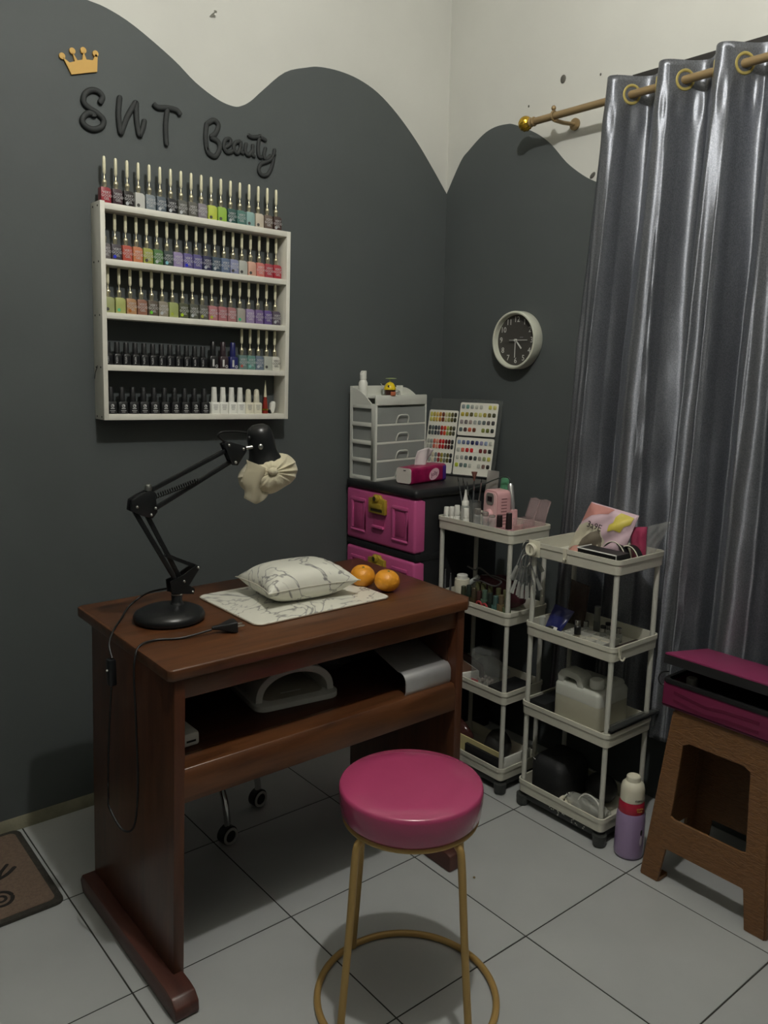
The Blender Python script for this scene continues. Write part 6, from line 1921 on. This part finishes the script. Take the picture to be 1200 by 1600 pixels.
KS = thing('pink_case', 'dark pink case with its lid ajar on the brown stool', 'case', (-0.24, -1.39, HT + 0.001))
kz = HT + 0.001
kx0, kx1, ky0, ky1 = -0.356, -0.150, -1.560, -1.240
M_cin = pm('case black lining', (18, 18, 19), 0.6)
q = MB().bb(kx0, kx1, ky0, ky1, kz, kz + 0.006)
q.bb(kx0, kx0 + 0.006, ky0, ky1, kz + 0.006, kz + 0.066).bb(kx1 - 0.006, kx1, ky0, ky1, kz + 0.006, kz + 0.066)
q.bb(kx0 + 0.006, kx1 - 0.006, ky0, ky0 + 0.006, kz + 0.006, kz + 0.066).bb(kx0 + 0.006, kx1 - 0.006, ky1 - 0.006, ky1, kz + 0.006, kz + 0.066)
part('tub', q, M_case, KS, bevel=0.0015, world=True)
part('tub_lining', MB().bb(kx0 + 0.006, kx1 - 0.006, ky0 + 0.006, ky1 - 0.006, kz + 0.006, kz + 0.030), M_cin, KS, world=True)
rim = MB()
rim.loft([[(x, y, zz) for x, y in rrect(kx1 - kx0 + e, ky1 - ky0 + e, 0.012, 4, (kx0 + kx1) / 2, (ky0 + ky1) / 2)] for e, zz in ((0.004, kz + 0.064), (0.006, kz + 0.068), (0.004, kz + 0.074), (-0.014, kz + 0.074), (-0.014, kz + 0.064))], closed=True)
part('rim', rim, M_cin, KS, world=True)
for zz in (kz + 0.044, kz + 0.022):
    gp = [(-0.040 + 0.0, 0.0), (0.04, -0.006), (0.085, -0.012), (0.13, -0.006), (0.22, -0.004)]
    pl_ = [(-1.272 - a, zz + b + 0.004) for a, b in gp] + [(-1.272 - a, zz + b - 0.004) for a, b in reversed(gp)]
    pl_ = [(min(max(y_, ky0 + 0.03), ky1 - 0.03), z_) for y_, z_ in pl_]
    part('groove', MB().prism(pl_, kx0 - 0.0006, kx0 + 0.002, 'yz'), pm('case groove', (92, 14, 50), 0.5), KS, world=True)
Mh = T(kx1 - 0.004, 0, kz + 0.080) @ RY(9.5)
lw = kx1 - kx0 + 0.004
part('lid', MB().bb(-lw, 0, ky0 - 0.002, ky1 + 0.002, 0.022, 0.027, M=Mh), pm('case lid pink', (128, 42, 82), 0.5, bump=0.2, bscale=200), KS, bevel=0.001, world=True)
lr = MB()
lr.bb(-lw, -lw + 0.005, ky0 - 0.002, ky1 + 0.002, 0.0, 0.022, M=Mh).bb(-0.005, 0, ky0 - 0.002, ky1 + 0.002, 0.0, 0.022, M=Mh)
lr.bb(-lw + 0.005, -0.005, ky0 - 0.002, ky0 + 0.004, 0.0, 0.022, M=Mh).bb(-lw + 0.005, -0.005, ky1 - 0.004, ky1 + 0.002, 0.0, 0.022, M=Mh)
part('lid_edge', lr, M_cin, KS, world=True)
part('lid_lining', MB().bb(-lw + 0.006, -0.006, ky0 + 0.004, ky1 - 0.004, 0.019, 0.0215, M=Mh), M_cin, KS, world=True)
part('hinge', MB().tube([(kx1 - 0.003, ky0 + 0.04, kz + 0.077), (kx1 - 0.003, ky1 - 0.04, kz + 0.077)], 0.004, 8), M_cin, KS, world=True)
part('strap_loop', MB().tube(smooth_path([(kx0 + 0.02, ky1, kz + 0.085), (kx0 + 0.004, ky1 + 0.010, kz + 0.084), (kx0 - 0.004, ky1 + 0.014, kz + 0.068), (kx0 + 0.002, ky1 + 0.008, kz + 0.052), (kx0 + 0.01, ky1, kz + 0.056)], 5), 0.0016, 6), M_cord, KS, world=True)
t = solo('black_palette', 'glossy black palette with a silver edge lying inside the open pink case', 'palette', MB().bb(kx0 + 0.02, kx1 - 0.03, -1.54, -1.36, kz + 0.031, kz + 0.060), M_black, bevel=0.002)
t = solo('case_jar', 'pale grey stub inside the open pink case near its corner', 'jar', MB().lathe([(0.013, 0), (0.014, 0.002), (0.014, 0.040), (0.012, 0.043)], 16, (-0.30, -1.285, kz + 0.031)), pm('grey stub', (120, 118, 110), 0.5))

# crumb on the floor
solo('floor_crumb', 'tiny brown crumb on the grey tile right of the pink stool', 'crumb', MB().sphere((-0.738, -0.967, 0.0022), (0.0035, 0.0035, 0.0022), 8, 6), pm('crumb brown', (120, 100, 66), 0.8))
